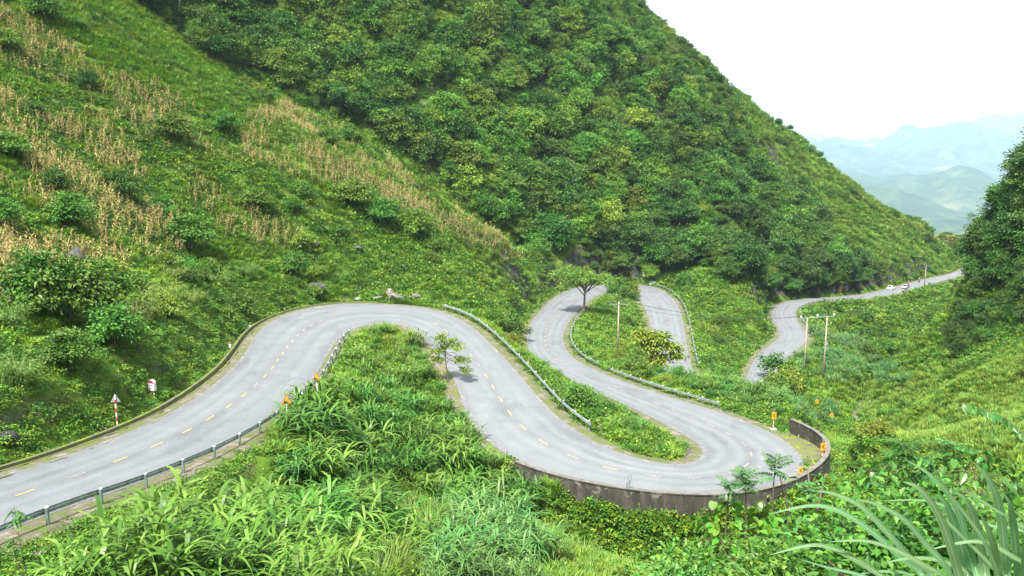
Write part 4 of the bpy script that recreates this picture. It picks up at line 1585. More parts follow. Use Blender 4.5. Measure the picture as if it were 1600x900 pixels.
# weeds and tussocks against the foot of the wall
tq_ = np.linspace(26, 31.5, 46)
wx = np.concatenate([edge('R', t_, 1.2 + 1.6 * rs.rand())[0][None] for t_ in tq_])
plants("wall_foot_tussock", G_CANEY + G_PALE, wx[:, 0], wx[:, 1], H(wx[:, 0], wx[:, 1]), 0.5 + 0.5 * rs.rand(len(wx)), np.ones(len(wx), bool), "loose grass tussock growing against the foot of the concrete wall", "grass tussock",
       "tussocks along the wall", 300, None, None, 86, tilt=0.1)
k1 = m & ~mb & ~my
plants("tall_grass_clump", G_CANE, x[k1], y[k1], z[k1], sc_[k1], vis[k1], cane_label, "grass clump", cane_group, 300, "tall_grass", "tall green grass massed on the farther banks", 80, tilt=0.06)
k2 = m & mb
plants("bluish_grass_clump", G_CANEB, x[k2], y[k2], z[k2], sc_[k2], vis[k2],
       lambda u, v, x, y: ("silvery tall grass clump in the field around the twin poles" if y > 125 else "bluish tall grass clump behind the end of the concrete wall") if u > 1100 else ("bluish tall grass clump at the bottom middle of the slope" if u > 400 else "bluish tall grass clump in the bottom left corner"),
       "grass clump", lambda u, v, x, y: ("silvery grass by the twin poles" if y > 125 else "bluish grass by the wall") if u > 1100 else ("bluish grass bottom middle" if u > 400 else "bluish grass bottom left"), 300, None, None, 82, tilt=0.06)
k3 = m & my & ~mb
plants("straw_grass_clump", G_CANEY, x[k3], y[k3], z[k3], sc_[k3] * 1.05, vis[k3], "thin yellowing grass tussock among the tall green clumps", "grass tussock", "yellowing tussocks", 300, None, None, 84, tilt=0.06)
# ---------------------------------------------------------------- painted dashes
def paint_mat(name, wear, cols):
    m, nt, N, L, B = newmat(name)
    c, f = noise_col(nt, 5.0, [(0.15, 0.158, 0.168), cols], [wear - 0.04, wear + 0.05], detail=7)
    L.new(c, B.inputs['Base Color'])
    B.inputs['Roughness'].default_value = 0.7
    return m


M_YEL = paint_mat("yellow_road_paint", 0.40, (0.36, 0.25, 0.07))
M_YELW = paint_mat("worn_yellow_road_paint", 0.52, (0.36, 0.28, 0.14))
s_ = 2.0
k_ = 0
while s_ < np.interp(56, TS, SCUM):
    t0 = np.interp(s_, SCUM, TS)
    a_ = 0.5
    worn = (27.5 < t0 < 40) or (10.5 < t0 < 12.5) or k_ % 7 == 3 or t0 > 44
    if not (12.6 < t0 < 16.2):
        tq = np.interp(np.linspace(s_, s_ + 1.5, 5), SCUM, TS)
        q0, q1 = road_at(tq, a_ - 0.0085, 0.012), road_at(tq, a_ + 0.0085, 0.012)
        me = mesh("lane_dash", np.stack([q0, q1], 1).reshape(-1, 3), grid_faces(2, 5)[:, ::-1], [M_YELW if worn else M_YEL])
        obj("lane_dash", me, road)
    s_ += 4.1
    k_ += 1

# ---------------------------------------------------------------- guardrails
M_GALV = simple("galvanised_steel", [(0.16, 0.2, 0.2), (0.28, 0.32, 0.32), (0.38, 0.42, 0.42)], 2.5, 0.45, 0.5, 0.05)
M_POST = simple("grey_green_post", [(0.10, 0.16, 0.15), (0.2, 0.27, 0.26)], 3, 0.55, 0.3, 0.05)
M_CAP = simple("pale_post_cap", [(0.5, 0.55, 0.55), (0.66, 0.7, 0.7)], 3, 0.5, 0.1, 0)
WB = [(-0.005, -0.16), (0.06, -0.12), (0.06, -0.07), (-0.005, -0.02), (-0.005, 0.02), (0.06, 0.07), (0.06, 0.12), (-0.005, 0.16)]


def guardrail(side, t0, t1, off, label, gap=4.0, hgt=0.62):
    sa, sb = np.interp(t0, TS, SCUM), np.interp(t1, TS, SCUM)
    tt = np.interp(np.linspace(sa, sb, max(3, int((sb - sa) / 0.9))), SCUM, TS)
    c0 = edge(side, t0, off)[0]
    g = thing("guardrail", label, "guardrail", c0, 0, None)
    rows = []
    for o_, z_ in WB:
        rows.append(edge(side, tt, off - 0.10 - o_, hgt + z_) - c0)
    for o_, z_ in WB[::-1]:
        rows.append(edge(side, tt, off - 0.085 - o_, hgt + z_) - c0)
    V = np.stack(rows, 1)
    n, k = V.shape[:2]
    F = [(i * k + j, i * k + (j + 1) % k, (i + 1) * k + (j + 1) % k, (i + 1) * k + j) for i in range(n - 1) for j in range(k)]
    if side == 'L':
        F = [q[::-1] for q in F]
    obj("rail", mesh("rail", V.reshape(-1, 3), F, [M_GALV]), g)
    for e_, tn in ((0, t0), (-1, t1)):
        p0 = edge(side, tn, off - 0.13, hgt)[0] - c0
        d_ = edge(side, tn, off)[0] - edge(side, tn + (0.12 if e_ == 0 else -0.12), off)[0]
        rz = math.atan2(d_[1], d_[0])
        part("end_terminal", MB().box(p0, (0.34, 0.10, 0.36), rz, 0.8), M_GALV, g)
    m_ = int((sb - sa) / gap) + 1
    for i in range(m_ + 1):
        s2 = sa + 0.3 + (sb - sa - 0.6) * i / m_
        tp = float(np.interp(s2, SCUM, TS))
        p = edge(side, tp, off + 0.02)[0]
        d_ = edge(side, tp + 0.1, off)[0] - edge(side, tp - 0.1, off)[0]
        gz = min(float(H(p[0], p[1])), p[2]) - 0.5
        mb_ = MB().tube([(0, 0, gz - c0[2]), (0, 0, p[2] - c0[2] + hgt + 0.2)], 0.085, 8)
        po = part("post", mb_, M_POST, g)
        part("cap", MB().tube([(0, 0, p[2] - c0[2] + hgt + 0.2), (0, 0, p[2] - c0[2] + hgt + 0.26)], [0.095, 0.06], 8), M_CAP, po)
        po.location = (p[0] - c0[0], p[1] - c0[1], 0)
        bo = part("spacer", MB().box((0, 0, p[2] - c0[2] + hgt), (0.14, 0.10, 0.2), math.atan2(d_[1], d_[0])), M_POST, po)
        nrm = edge(side, tp, off - 0.07)[0] - p
        bo.location = (nrm[0], nrm[1], 0)
    return g


guardrail('R', 0.4, 11.4, 1.0, "long guardrail on green posts along the near side of the upper road")
guardrail('L', 16.5, 24.4, 1.7, "pale steel guardrail curving down beside the second leg of the road", 3.2)
guardrail('R', 39.3, 44.2, 1.6, "curved guardrail around the inside of the third leg below the umbrella tree", 3.2)
guardrail('R', 35.6, 38.7, 1.3, "short straight guardrail above the lower hairpin, in front of the utility pole", 3.2)
guardrail('L', 49.8, 55.6, 1.5, "guardrail on the right edge of the fourth leg", 3.2)
guardrail('R', 64.2, 69.0, 1.2, "far guardrail around the bend behind the twin-pole power line", 4.0)

# ---------------------------------------------------------------- concrete wall round the lower hairpin
def wall_mat():
    m, nt, N, L, B = newmat("stained_concrete")
    t = N.new("ShaderNodeTexCoord")
    mp_ = N.new("ShaderNodeMapping")
    mp_.inputs['Scale'].default_value = (1, 1, 0.22)
    L.new(t.outputs['Object'], mp_.inputs['Vector'])
    c, f = noise_col(nt, 1.1, [(0.016, 0.014, 0.011), (0.038, 0.034, 0.027), (0.075, 0.068, 0.056)], [0.34, 0.52, 0.7], vec=mp_.outputs['Vector'], detail=9, rough=0.65)
    c2, f2 = noise_col(nt, 0.9, [(0, 0, 0), (1, 1, 1)], [0.56, 0.62], detail=8, rough=0.7)
    col = mixrgb(nt, c2, c, (0.13, 0.12, 0.10))
    g = N.new("ShaderNodeNewGeometry")
    sx = N.new("ShaderNodeSeparateXYZ")
    L.new(g.outputs['Normal'], sx.inputs[0])
    mr = N.new("ShaderNodeMapRange")
    mr.inputs['From Min'].default_value = 0.6
    mr.inputs['From Max'].default_value = 0.9
    L.new(sx.outputs['Z'], mr.inputs['Value'])
    c3, f3 = noise_col(nt, 2.0, [(0.07, 0.066, 0.056), (0.15, 0.14, 0.12)])
    col = mixrgb(nt, mr.outputs['Result'], col, c3)
    L.new(col, B.inputs['Base Color'])
    B.inputs['Roughness'].default_value = 0.95
    bump(nt, f, B, 0.5, 0.05)
    return m


M_WALL = wall_mat()
WT = np.array([25.2, 26, 27, 28, 29, 30, 30.6, 31, 31.4, 31.8, 32.2, 32.6, 33.0, 33.4, 33.7])
WO = np.array([0.5, 0.35, 0.3, 0.3, 0.3, 0.35, 0.5, 0.8, 1.3, 1.9, 2.4, 2.7, 2.6, 2.2, 1.8])
WH = np.array([0.3, 0.3, 0.3, 0.3, 0.3, 0.35, 0.45, 0.6, 0.85, 1.1, 1.35, 1.5, 1.65, 1.75, 1.8])
tw = np.linspace(25.2, 33.7, 80)
wo, wh = np.interp(tw, WT, WO), np.interp(tw, WT, WH)
c0 = edge('R', 29, 0)[0]
th = 0.38
lip = 0.05
wv = np.stack([edge('R', tw, wo, 0) + np.stack([0 * wh, 0 * wh, zz], 1) for zz in (-0.5 + 0 * wh, wh - 0.14)] +
              [edge('R', tw, wo - lip, 0) + np.stack([0 * wh, 0 * wh, zz], 1) for zz in (wh - 0.13, wh)] +
              [edge('R', tw, wo + th + lip, 0) + np.stack([0 * wh, 0 * wh, zz], 1) for zz in (wh, wh - 0.13)] +
              [edge('R', tw, wo + th, 0) + np.stack([0 * wh, 0 * wh, zz], 1) for zz in (wh - 0.14,)] +
              [edge('R', tw, wo + th + 0.25, 0) + np.stack([0 * wh, 0 * wh, zz], 1) for zz in (-4.5 + 0 * wh,)], 1) - c0
n, k = wv.shape[:2]
F = [(i * k + j, (i + 1) * k + j, (i + 1) * k + (j + 1) % k, i * k + (j + 1) % k) for i in range(n - 1) for j in range(k)] + [tuple(range(k)), tuple((n - 1) * k + j for j in range(k))[::-1]]
F = [q[::-1] for q in F]
wall = tag(obj("retaining_wall", mesh("retaining_wall", wv.reshape(-1, 3), F, [M_WALL]), None, tuple(c0)), "dark stained concrete wall curving round the outside of the lower hairpin", "wall")

# ---------------------------------------------------------------- signs and posts
M_WHITE = simple("white_paint", [(0.55, 0.56, 0.55), (0.75, 0.76, 0.75)], 6, 0.55, bmp=0)
M_RED = simple("red_paint", [(0.36, 0.03, 0.02), (0.5, 0.05, 0.03)], 6, 0.5, bmp=0)
M_DKRED = simple("dark_red_paint", [(0.12, 0.02, 0.025), (0.2, 0.035, 0.04)], 6, 0.6, bmp=0)
M_ORANGE = simple("amber_sign_face", [(0.75, 0.26, 0.01), (0.85, 0.33, 0.015)], 4, 0.4, bmp=0)
M_BLACK = simple("black_paint", [(0.012, 0.012, 0.012), (0.02, 0.02, 0.02)], 4, 0.5, bmp=0)
M_GREY = simple("grey_metal", [(0.24, 0.27, 0.28), (0.36, 0.39, 0.4)], 4, 0.5, 0.4, bmp=0)
M_CONC = simple("pale_concrete", [(0.30, 0.29, 0.27), (0.46, 0.45, 0.42)], 3, 0.9)


def striped_post(parent, h, r=0.045, seg=0.22, base=-0.4):
    z, i = base, 0
    while z < h - 1e-4:
        z1 = min(h, (0 if z < 0 else z + seg))
        part("post_band", MB().tube([(0, 0, z), (0, 0, z1)], r, 8), (M_WHITE, M_RED)[i % 2], parent)
        z = z1
        i += 1


def tri(w, z0, y, y1):
    hgt = w * 0.866
    return [(-w / 2, z0), (w / 2, z0), (0, z0 + hgt)], y, y1


def warning_sign(p, rz, zc, label, w=0.85):
    s = thing("warning_sign", label, "road sign", p, rz)
    part("post", MB().tube([(0, 0, -0.6), (0, 0, zc + w * 0.5)], 0.04, 8), M_WHITE, s)
    z0 = zc - w * 0.35
    pl = part("border", MB().prism([(-w / 2, z0), (w / 2, z0), (0, z0 + w * 0.95)], -0.075, -0.05), M_RED, s)
    k = 0.80
    part("sign_face", MB().prism([(-w / 2 * k, z0 + 0.06), (w / 2 * k, z0 + 0.06), (0, z0 + 0.06 + w * 0.95 * k)], -0.085, -0.0755), M_ORANGE, s)
    part("slope_symbol", MB().prism([(-w / 2 * 0.66, z0 + 0.09), (w / 2 * 0.5, z0 + 0.09), (-w * 0.19, z0 + 0.09 + w * 0.34)], -0.093, -0.0855), M_BLACK, s)
    return s


p = edge('R', 6.6, 1.5)[0]
warning_sign((p[0], p[1], p[2]), 0.35, 1.55, "amber triangular slope sign nearer of the two, behind the upper guardrail")
p = edge('R', 7.95, 1.5)[0]
warning_sign((p[0], p[1], p[2]), 0.1, 1.5, "amber triangular slope sign farther of the two along the upper guardrail")
# back of a triangular sign on a striped pole
p = ground(184, 672)
s = thing("striped_sign_post", "red and white striped pole with the grey back of a triangular sign", "road sign", p, 0.25)
striped_post(s, 2.7, 0.055, 0.34)
part("sign_back", MB().prism([(-0.36, 2.15), (0.36, 2.15), (0, 2.8)], 0.062, 0.085), M_GREY, s)
# kilometre stone
p = ground(239, 621)
s = thing("kilometre_marker", "white milestone with a dark red rounded top on two striped legs", "milestone", p, -0.35)
for a in (-0.16, 0.16):
    lg = obj("leg", None, s, (a, 0, 0))
    for i, (z0, z1) in enumerate(((-0.3, 0.06), (0.06, 0.22), (0.22, 0.38), (0.38, 0.62))):
        part("leg_band", MB().tube([(0, 0, z0), (0, 0, z1)], 0.035, 8), (M_WHITE, M_RED)[i % 2], lg)
part("block", MB().box((0, 0, 0.9), (0.62, 0.3, 0.62)), M_WHITE, s)
arc = [(0.31 * math.cos(a), 1.212 + 0.3 * math.sin(a)) for a in np.linspace(0, math.pi, 13)]
part("rounded_top", MB().prism(arc, -0.15, 0.15), simple("pale_pink_top", [(0.5, 0.36, 0.36), (0.62, 0.5, 0.5)], 6, 0.6, bmp=0), s)
arc = [(0.30 * math.cos(a), 1.215 + 0.285 * math.sin(a)) for a in np.linspace(0, math.pi, 13)]
part("red_face", MB().prism(arc, -0.158, -0.1505), M_DKRED, s)
txt = MB()
for a, b, w_, h_ in ((-0.16, 1.08, 0.09, 0.10), (-0.03, 1.08, 0.07, 0.10), (0.07, 1.08, 0.08, 0.10), (0.17, 1.08, 0.08, 0.10)):
    txt.box((a, -0.153, b), (w_, 0.005, h_))
for a in np.linspace(-0.17, 0.18, 7):
    txt.box((a, -0.153, 0.9), (0.03, 0.005, 0.05))
part("lettering", txt, M_BLACK, s)
# little post with a red head beside the ditch
p = ground(360, 548)
s = thing("marker_post", "short white marker post with a red head at the ditch culvert", "marker post", p)
part("shaft", MB().box((0, 0, 0.25), (0.2, 0.2, 1.1)), M_WHITE, s)
part("head", MB().box((0, 0, 0.93), (0.21, 0.21, 0.24), 0, 0.7), M_RED, s)


def mirror(p, h, r, rz, label):
    s = thing("convex_mirror", label, "traffic mirror", p, rz)
    part("pole", MB().tube([(0, 0, -0.5), (0, 0, h)], 0.045, 8), M_GREY, s)
    m = MB()
    n = 20
    V, F = [(0, -0.16, h)], []
    for j, (rr_, dy) in enumerate(((0.35, -0.15), (0.7, -0.115), (1.0, -0.06))):
        V += [(r * rr_ * math.cos(6.283 * i / n), dy, h + r * rr_ * math.sin(6.283 * i / n)) for i in range(n)]
    F += [(0, 1 + (i + 1) % n, 1 + i) for i in range(n)]
    for j in range(2):
        F += [(1 + j * n + i, 1 + j * n + (i + 1) % n, 1 + (j + 1) * n + (i + 1) % n, 1 + (j + 1) * n + i) for i in range(n)]
    m.add(V, F)
    part("mirror_glass", m, M_MIRROR, s, True)
    ring = [(r * 1.0 * math.cos(a), -0.055, h + r * 1.0 * math.sin(a)) for a in np.linspace(0, 6.283, 25)]
    part("rim", MB().tube(ring, 0.035, 6), M_PINK, s)
    vis_ = MB()
    aa_ = np.linspace(0.3, math.pi - 0.3, 10)
    V = [(r * 1.04 * math.cos(a), y_, h + r * 1.04 * math.sin(a)) for a in aa_ for y_ in (-0.05, -0.28)]
    vis_.add(V, [(2 * i, 2 * i + 1, 2 * i + 3, 2 * i + 2) for i in range(9)])
    part("visor", vis_, M_PINK, s)
    part("back_shell", MB().tube([(0, -0.05, h), (0, 0.0, h), (0, 0.06, h)], [r, r * 0.8, r * 0.2], 20), M_GREY, s)
    return s


M_MIRROR, nt, N, L, B = newmat("mirror_glass")
c, f_ = noise_col(nt, 2, [(0.6, 0.62, 0.65), (0.75, 0.77, 0.8)])
L.new(c, B.inputs['Base Color'])
B.inputs['Metallic'].default_value = 0.9
B.inputs['Roughness'].default_value = 0.16
M_PINK = simple("faded_orange", [(0.42, 0.16, 0.09), (0.55, 0.26, 0.17)], 5, 0.5, bmp=0)
p = edge('L', 14.55, 2.9)[0]
mirror((p[0], p[1], H(p[0], p[1])), 2.2, 0.55, 0.0, "round convex mirror on a pole at the top of the upper hairpin")
p = edge('L', 49.2, 2.6)[0]
mirror((p[0], p[1], H(p[0], p[1])), 2.6, 0.55, 0.0, "small far convex mirror at the top of the fourth leg beside a white boulder")


def chevron(p, rz, label, h=1.35, big=1.0):
    s = thing("chevron_sign", label, "road sign", p, rz)
    striped_post(s, h + 0.5, 0.045, 0.24)
    w, hh = 0.52 * big, 0.80 * big
    part("panel", MB().box((0, -0.065, h + 0.35), (w, 0.03, hh)), M_ORANGE, s)
    z = h + 0.35
    part("arrow", MB().prism([(0.12 * big, z + 0.28 * big), (-0.17 * big, z), (0.12 * big, z - 0.28 * big), (0.19 * big, z - 0.2 * big), (-0.02 * big, z), (0.19 * big, z + 0.2 * big)], -0.09, -0.081), M_BLACK, s)
    part("reflector_cap", MB().box((0, 0, h + 0.98), (0.18, 0.1, 0.36)), M_POST, s)
    return s


p = edge('R', 34.05, 1.1)[0]
chevron((p[0], p[1], p[2]), 0.15, "amber chevron sign on a striped post left of the wall's upper end")
part("footing", MB().box((0, 0, -0.05), (0.7, 0.5, 0.2)), M_CONC, bpy.data.objects[-1] if False else [o for o in bpy.data.objects if o.name.startswith("chevron_sign")][-1])
p = edge('R', 32.05, 1.9)[0]
chevron((p[0], p[1], p[2]), 0.1, "amber chevron sign against the inside of the curved concrete wall")
p = edge('R', 31.05, 0.45)[0]
chevron((p[0], p[1], p[2]), 0.1, "amber chevron sign half hidden by the pinnate sapling at the wall", 0.35, 0.75)
for uu, vv, lb in ((1276, 634, "small far amber chevron marker beside the stream bed, left of two"), (1299, 655, "small far amber chevron marker beside the stream bed, right of two")):
    p = ground(uu, vv)
    chevron(p, 0.0, lb, 0.45, 0.95)
# broken rail bracket standing on the wall
p = edge('R', 27.55, 0.45, 0.3)[0]
s = thing("rail_bracket", "empty grey-green frame post and stub standing on the concrete wall", "post", p, -0.15)
part("stub", MB().box((-0.16, 0, 0.25), (0.15, 0.12, 0.62)), M_POST, s)
part("upright", MB().box((0.06, 0, 0.35), (0.12, 0.1, 0.9)), M_POST, s)
fr = part("frame", MB().box((-0.07, 0, 0.9), (0.05, 0.06, 0.8)).box((0.21, 0, 0.9), (0.05, 0.06, 0.8)).box((0.07, 0, 1.275), (0.23, 0.06, 0.05)).box((0.07, 0, 0.525), (0.23, 0.06, 0.05)), M_POST, s)

# ---------------------------------------------------------------- rocks
import bmesh


def rockmesh(seed, flat=0.7):
    bm = bmesh.new()
    bmesh.ops.create_icosphere(bm, subdivisions=3, radius=1)
    rs = np.random.RandomState(seed)
    off = rs.rand(3) * 50
    cuts = [(unit(rs.normal(size=3)), 0.55 + 0.3 * rs.rand()) for _ in range(9)]
    for v_ in bm.verts:
        c = np.array(v_.co)
        for nn_, dd_ in cuts:
            e_ = c @ nn_ - dd_
            if e_ > 0:
                c = c - nn_ * e_ * 0.85
        c = c * (1 + 0.25 * float(vnoise(c[0] * 2 + off[0], c[1] * 2 + c[2] * 1.7 + off[1], 1.0)))
        v_.co = (c[0], c[1] * 0.85, c[2] * flat)
    me = bpy.data.meshes.new("rock")
    bm.to_mesh(me)
    bm.free()
    return me


M_ROCK = simple("grey_rock", [(0.05, 0.047, 0.04), (0.12, 0.11, 0.095), (0.21, 0.195, 0.17)], 2.2, 0.9, bmp=0.8, bd=0.1)
M_DROCK = simple("dark_rock", [(0.015, 0.016, 0.018), (0.04, 0.04, 0.042), (0.085, 0.083, 0.08)], 1.6, 0.85, bmp=0.9, bd=0.15)
M_WROCK = simple("white_rock", [(0.3, 0.29, 0.27), (0.46, 0.45, 0.43)], 2, 0.85, bmp=0.4)
RM = [rockmesh(900 + i, (0.55, 0.8, 0.65)[i % 3]) for i in range(3)]
RMS = {}
for mt in (M_ROCK, M_DROCK, M_WROCK):
    for i, r_ in enumerate(RM):
        c = r_.copy()
        c.materials.append(mt)
        RMS[(mt.name, i)] = c


def boulder(u, v, w, mt, i, label, asp=1.0, name="boulder", up=0.3):
    p = ground(u, v)
    s = w / 2
    o = obj(name, RMS[(mt.name, i)], None, (p[0], p[1], p[2] + s * up * asp), (0.1, -0.1, u * 0.37), (s, s, s * asp))
    return tag(o, label, "boulder")


boulder(590, 468, 2.6, M_ROCK, 0, "long flat grey boulder left of the hairpin mirror", 0.55)
boulder(618, 467, 3.0, M_ROCK, 1, "largest grey boulder just right of the hairpin mirror", 0.7)
boulder(638, 467, 1.7, M_ROCK, 2, "mid-sized grey boulder second right of the hairpin mirror", 0.8)
boulder(651, 466, 2.2, M_ROCK, 0, "tan boulder at the right end of the row by the hairpin mirror", 1.0)
boulder(575, 470, 1.2, M_ROCK, 2, "small grey boulder at the left end of the row by the mirror", 0.7)
boulder(559, 470, 1.4, M_WROCK, 1, "white painted stone on the verge at the top of the upper hairpin", 0.8)
boulder(1019, 445, 2.6, M_WROCK, 1, "large white boulder at the top of the fourth leg beside the guardrail", 1.0)
boulder(391, 512, 1.0, M_WROCK, 2, "pale stone lying on the ditch edge of the upper road", 0.7)
boulder(495, 458, 3.6, M_DROCK, 1, "dark rock outcrop in the bank above the upper hairpin", 1.0)
boulder(588, 444, 2.2, M_DROCK, 0, "slate-grey slab in the slope above the hairpin mirror", 0.6)
boulder(117, 412, 2.4, M_DROCK, 1, "tall dark rock standing in the dry maize on the left hillside", 1.6)
boulder(75, 462, 2.2, M_DROCK, 2, "dark rock half hidden by bushes at the left field's lower edge", 1.0)
boulder(10, 688, 1.5, M_DROCK, 1, "dark rock in the cut bank at the left edge of the picture", 1.0)
boulder(158, 672, 0.9, M_DROCK, 0, "small dark stone by the ditch left of the striped pole", 1.0)
boulder(494, 384, 1.8, M_DROCK, 2, "small dark rock in the grass of the left slope, left of a pair", 0.9)
boulder(558, 392, 2.2, M_DROCK, 1, "small dark rock in the grass of the left slope, right of a pair", 0.9)
boulder(238, 185, 2.0, M_DROCK, 1, "lone dark rock high in the left field", 0.9)
boulder(917, 484, 2.6, M_ROCK, 2, "grey boulder at the foot of the umbrella tree", 0.9)
boulder(63, 868, 1.0, M_ROCK, 0, "grey stone below the near end of the upper guardrail", 0.7)
boulder(938, 671, 0.9, M_ROCK, 1, "small stone at the lower end of the second leg's guardrail", 0.8)
boulder(945, 680, 0.7, M_ROCK, 0, "smaller stone below the second leg's guardrail end", 0.8)
boulder(1062, 712, 1.2, M_ROCK, 2, "pale stone in the gravel at the tip of the lower hairpin's island", 0.6)
boulder(1103, 583, 1.8, M_ROCK, 1, "pale boulder in the brush at the foot of the fourth leg's guardrail", 0.8)
boulder(1233, 596, 2.2, M_ROCK, 2, "grey rock stump beside the twin power poles", 1.5)
for i, (uu, vv, w_) in enumerate(((1585, 770, 0.6), (1598, 768, 0.7), (1590, 785, 0.6), (1602, 790, 0.7), (1580, 792, 0.5), (1596, 803, 0.7))):
    o = boulder(uu, vv, w_ * 1.6, M_ROCK, i % 3, "stacked grey stone in the low dry wall at the right edge", 0.8, "wall_stone")
    o['group'] = "stones of the dry wall"
rs = np.random.RandomState(5)
for i, tcr in enumerate(np.linspace(0.3, 5.2, 16)):
    c = cr(CREEK, tcr)[0] + np.array([rs.normal() * 1.6, rs.normal() * 1.0, 0])
    o = obj("stream_rock", RMS[(M_ROCK.name, i % 3)], None, (c[0], c[1], float(H(c[0], c[1])) + 0.1), (0, 0, rs.rand() * 6), tuple(np.array([1, 0.9, 0.6]) * (0.4 + 0.7 * rs.rand())))
    tag(o, "grey rock lying in the muddy stream bed", "rock", "rocks in the stream bed")
# pebbles on the tip of the island
t = 30.2 + 2.2 * rs.rand(260)
off = 0.15 + 1.5 * rs.rand(260) ** 1.3
pp = np.concatenate([edge('L', a, b) for a, b in zip(t, off)])
scatter("gravel", [RMS[(M_ROCK.name, 0)], RMS[(M_ROCK.name, 1)], RMS[(M_ROCK.name, 2)]], pp[:, 0], pp[:, 1], 0.04 + 0.10 * rs.rand(260) ** 2, "loose gravel on the tip of the lower hairpin's island", "gravel", dz=0.30, seed=91)
# fallen log over the culvert below the upper road
a, b = ground(374, 763), ground(416, 786)
m_ = (a + b) / 2
M_LOG = simple("mossy_log", [(0.10, 0.10, 0.02), (0.22, 0.19, 0.08), (0.3, 0.27, 0.16)], 3, 0.9, bmp=0.4)
s = tag(obj("fallen_log", MB().tube([a - m_ + [0, 0, 0.12], (a - m_) * 0.4 + [0, 0, 0.22], (b - m_) * 0.4 + [0, 0, 0.24], b - m_ + [0, 0, 0.1]], [0.15, 0.17, 0.16, 0.12], 10).mesh("fallen_log", M_LOG, True), None, tuple(m_)),
        "mossy fallen log leaning across the hollow below the upper road", "log")

# ---------------------------------------------------------------- power line
M_POLE = simple("weathered_pole", [(0.13, 0.10, 0.075), (0.26, 0.22, 0.17), (0.34, 0.3, 0.25)], 3, 0.9, bmp=0.2)
M_INS = simple("white_insulator", [(0.6, 0.62, 0.62), (0.75, 0.77, 0.78)], 5, 0.3, bmp=0)
M_DKINS = simple("dark_insulator", [(0.03, 0.03, 0.03), (0.06, 0.06, 0.06)], 5, 0.3, bmp=0)


def pole(p, h, rz, label, arm=3.8, ins=M_DKINS, name="utility_pole"):
    s = thing(name, label, "utility pole", p, rz)
    part("shaft", MB().tube([(0, 0, -1), (0, 0, h)], [0.19, 0.13], 10), M_POLE, s, True)
    c = part("crossarm", MB().box((0, -0.16, h - 0.55), (arm, 0.10, 0.10)), M_GREY, s)
    part("brace", MB().tube([(-arm * 0.30, -0.16, h - 0.6), (0, -0.16, h - 1.7)], 0.035, 6), M_GREY, s)
    tips = []
    for a_ in (-arm / 2 + 0.1, 0, arm / 2 - 0.1):
        z0 = h - 0.48 if a_ else h
        part("insulator", MB().tube([(a_, -0.16 if a_ else 0, z0), (a_, -0.16 if a_ else 0, z0 + 0.12), (a_, -0.16 if a_ else 0, z0 + 0.3), (a_, -0.16 if a_ else 0, z0 + 0.42)], [0.04, 0.10, 0.10, 0.04], 8), ins, s)
        tips.append(np.array(p) + [a_ * math.cos(rz), a_ * math.sin(rz), z0 + 0.42])
    return s, tips


p1 = ground(965, 556)
h1 = (556 - 466) / FPX * p1[1] * 0.99
_, tips1 = pole(p1, h1, 0.0, "single wooden power pole with a crossarm between the third and fourth legs")
q1, q2 = ground(1256, 586), ground(1280, 588)
q2[2], q2[1] = float(H(q2[0], q1[1] + 1.5)), q1[1] + 1.5
hh = (586 - 492) / FPX * q1[1] * 0.99
s = thing("twin_pole", "pair of wooden power poles joined by one long pale crossarm above the grass field", "utility pole", q1)
part("left_shaft" if False else "shaft", MB().tube([(0, 0, -1.5), (0, 0, hh)], [0.19, 0.14], 10), M_POLE, s, True)
d2 = q2 - q1
part("shaft", MB().tube([(d2[0], d2[1], d2[2] - 1.5), (d2[0], d2[1], hh)], [0.19, 0.14], 10), M_POLE, s, True)
ux = d2[:2] / np.linalg.norm(d2[:2])
mid = d2[:2] / 2
L_ = np.linalg.norm(d2[:2])
arm_ = L_ + 3.4
part("crossarm", MB().box((mid[0], mid[1], hh + 0.05), (arm_, 0.16, 0.14), math.atan2(ux[1], ux[0])), M_GREY, s)
tips2 = []
for a_ in (-0.49, 0.0, 0.49):
    c = np.array([mid[0] + ux[0] * arm_ * a_, mid[1] + ux[1] * arm_ * a_, hh + 0.15])
    part("insulator", MB().tube([c, c + [0, 0, 0.14], c + [0, 0, 0.34], c + [0, 0, 0.45]], [0.05, 0.16, 0.14, 0.05], 8), M_INS, s)
    tips2.append(q1 + c + [0, 0, 0.45])
part("equipment_box", MB().box((d2[0] + 0.2, d2[1] - 0.1, hh * 0.52), (0.4, 0.35, 0.6)), M_GREY, s)
p3 = edge('R', 72.75, 1.2)[0]
_, tips3 = pole(p3, 8.6, 0.4, "far power pole at the roadside beyond the two cars", 4.0)
M_WIRE = simple("power_wire", [(0.03, 0.03, 0.03), (0.05, 0.05, 0.05)], 1, 0.5, bmp=0)


def wire(a, b, sag, label, grp):
    q = np.linspace(0, 1, 24)[:, None]
    pts = a * (1 - q) + b * q
    pts[:, 2] -= (4 * q * (1 - q))[:, 0] * sag
    o = obj("power_wire", MB().tube(pts - a, 0.022, 4).mesh("power_wire", M_WIRE), None, tuple(a))
    tag(o, label, "wire", grp)


for i in range(3):
    wire(tips1[i], tips2[i], 2.0, ("left", "middle", "right")[i] + " wire strung from the single pole to the twin poles", "wires to the twin poles")
    wire(tips2[i], tips3[i], 5.0, ("left", "middle", "right")[i] + " wire strung from the twin poles to the far roadside pole", "wires to the far pole")
    e = np.array([-70 + i * 1.5, 128 - i, 24.0])
    wire(tips1[i], e, 3.0, ("left", "middle", "right")[i] + " wire running from the single pole up over the left hillside", "wires up the hillside")

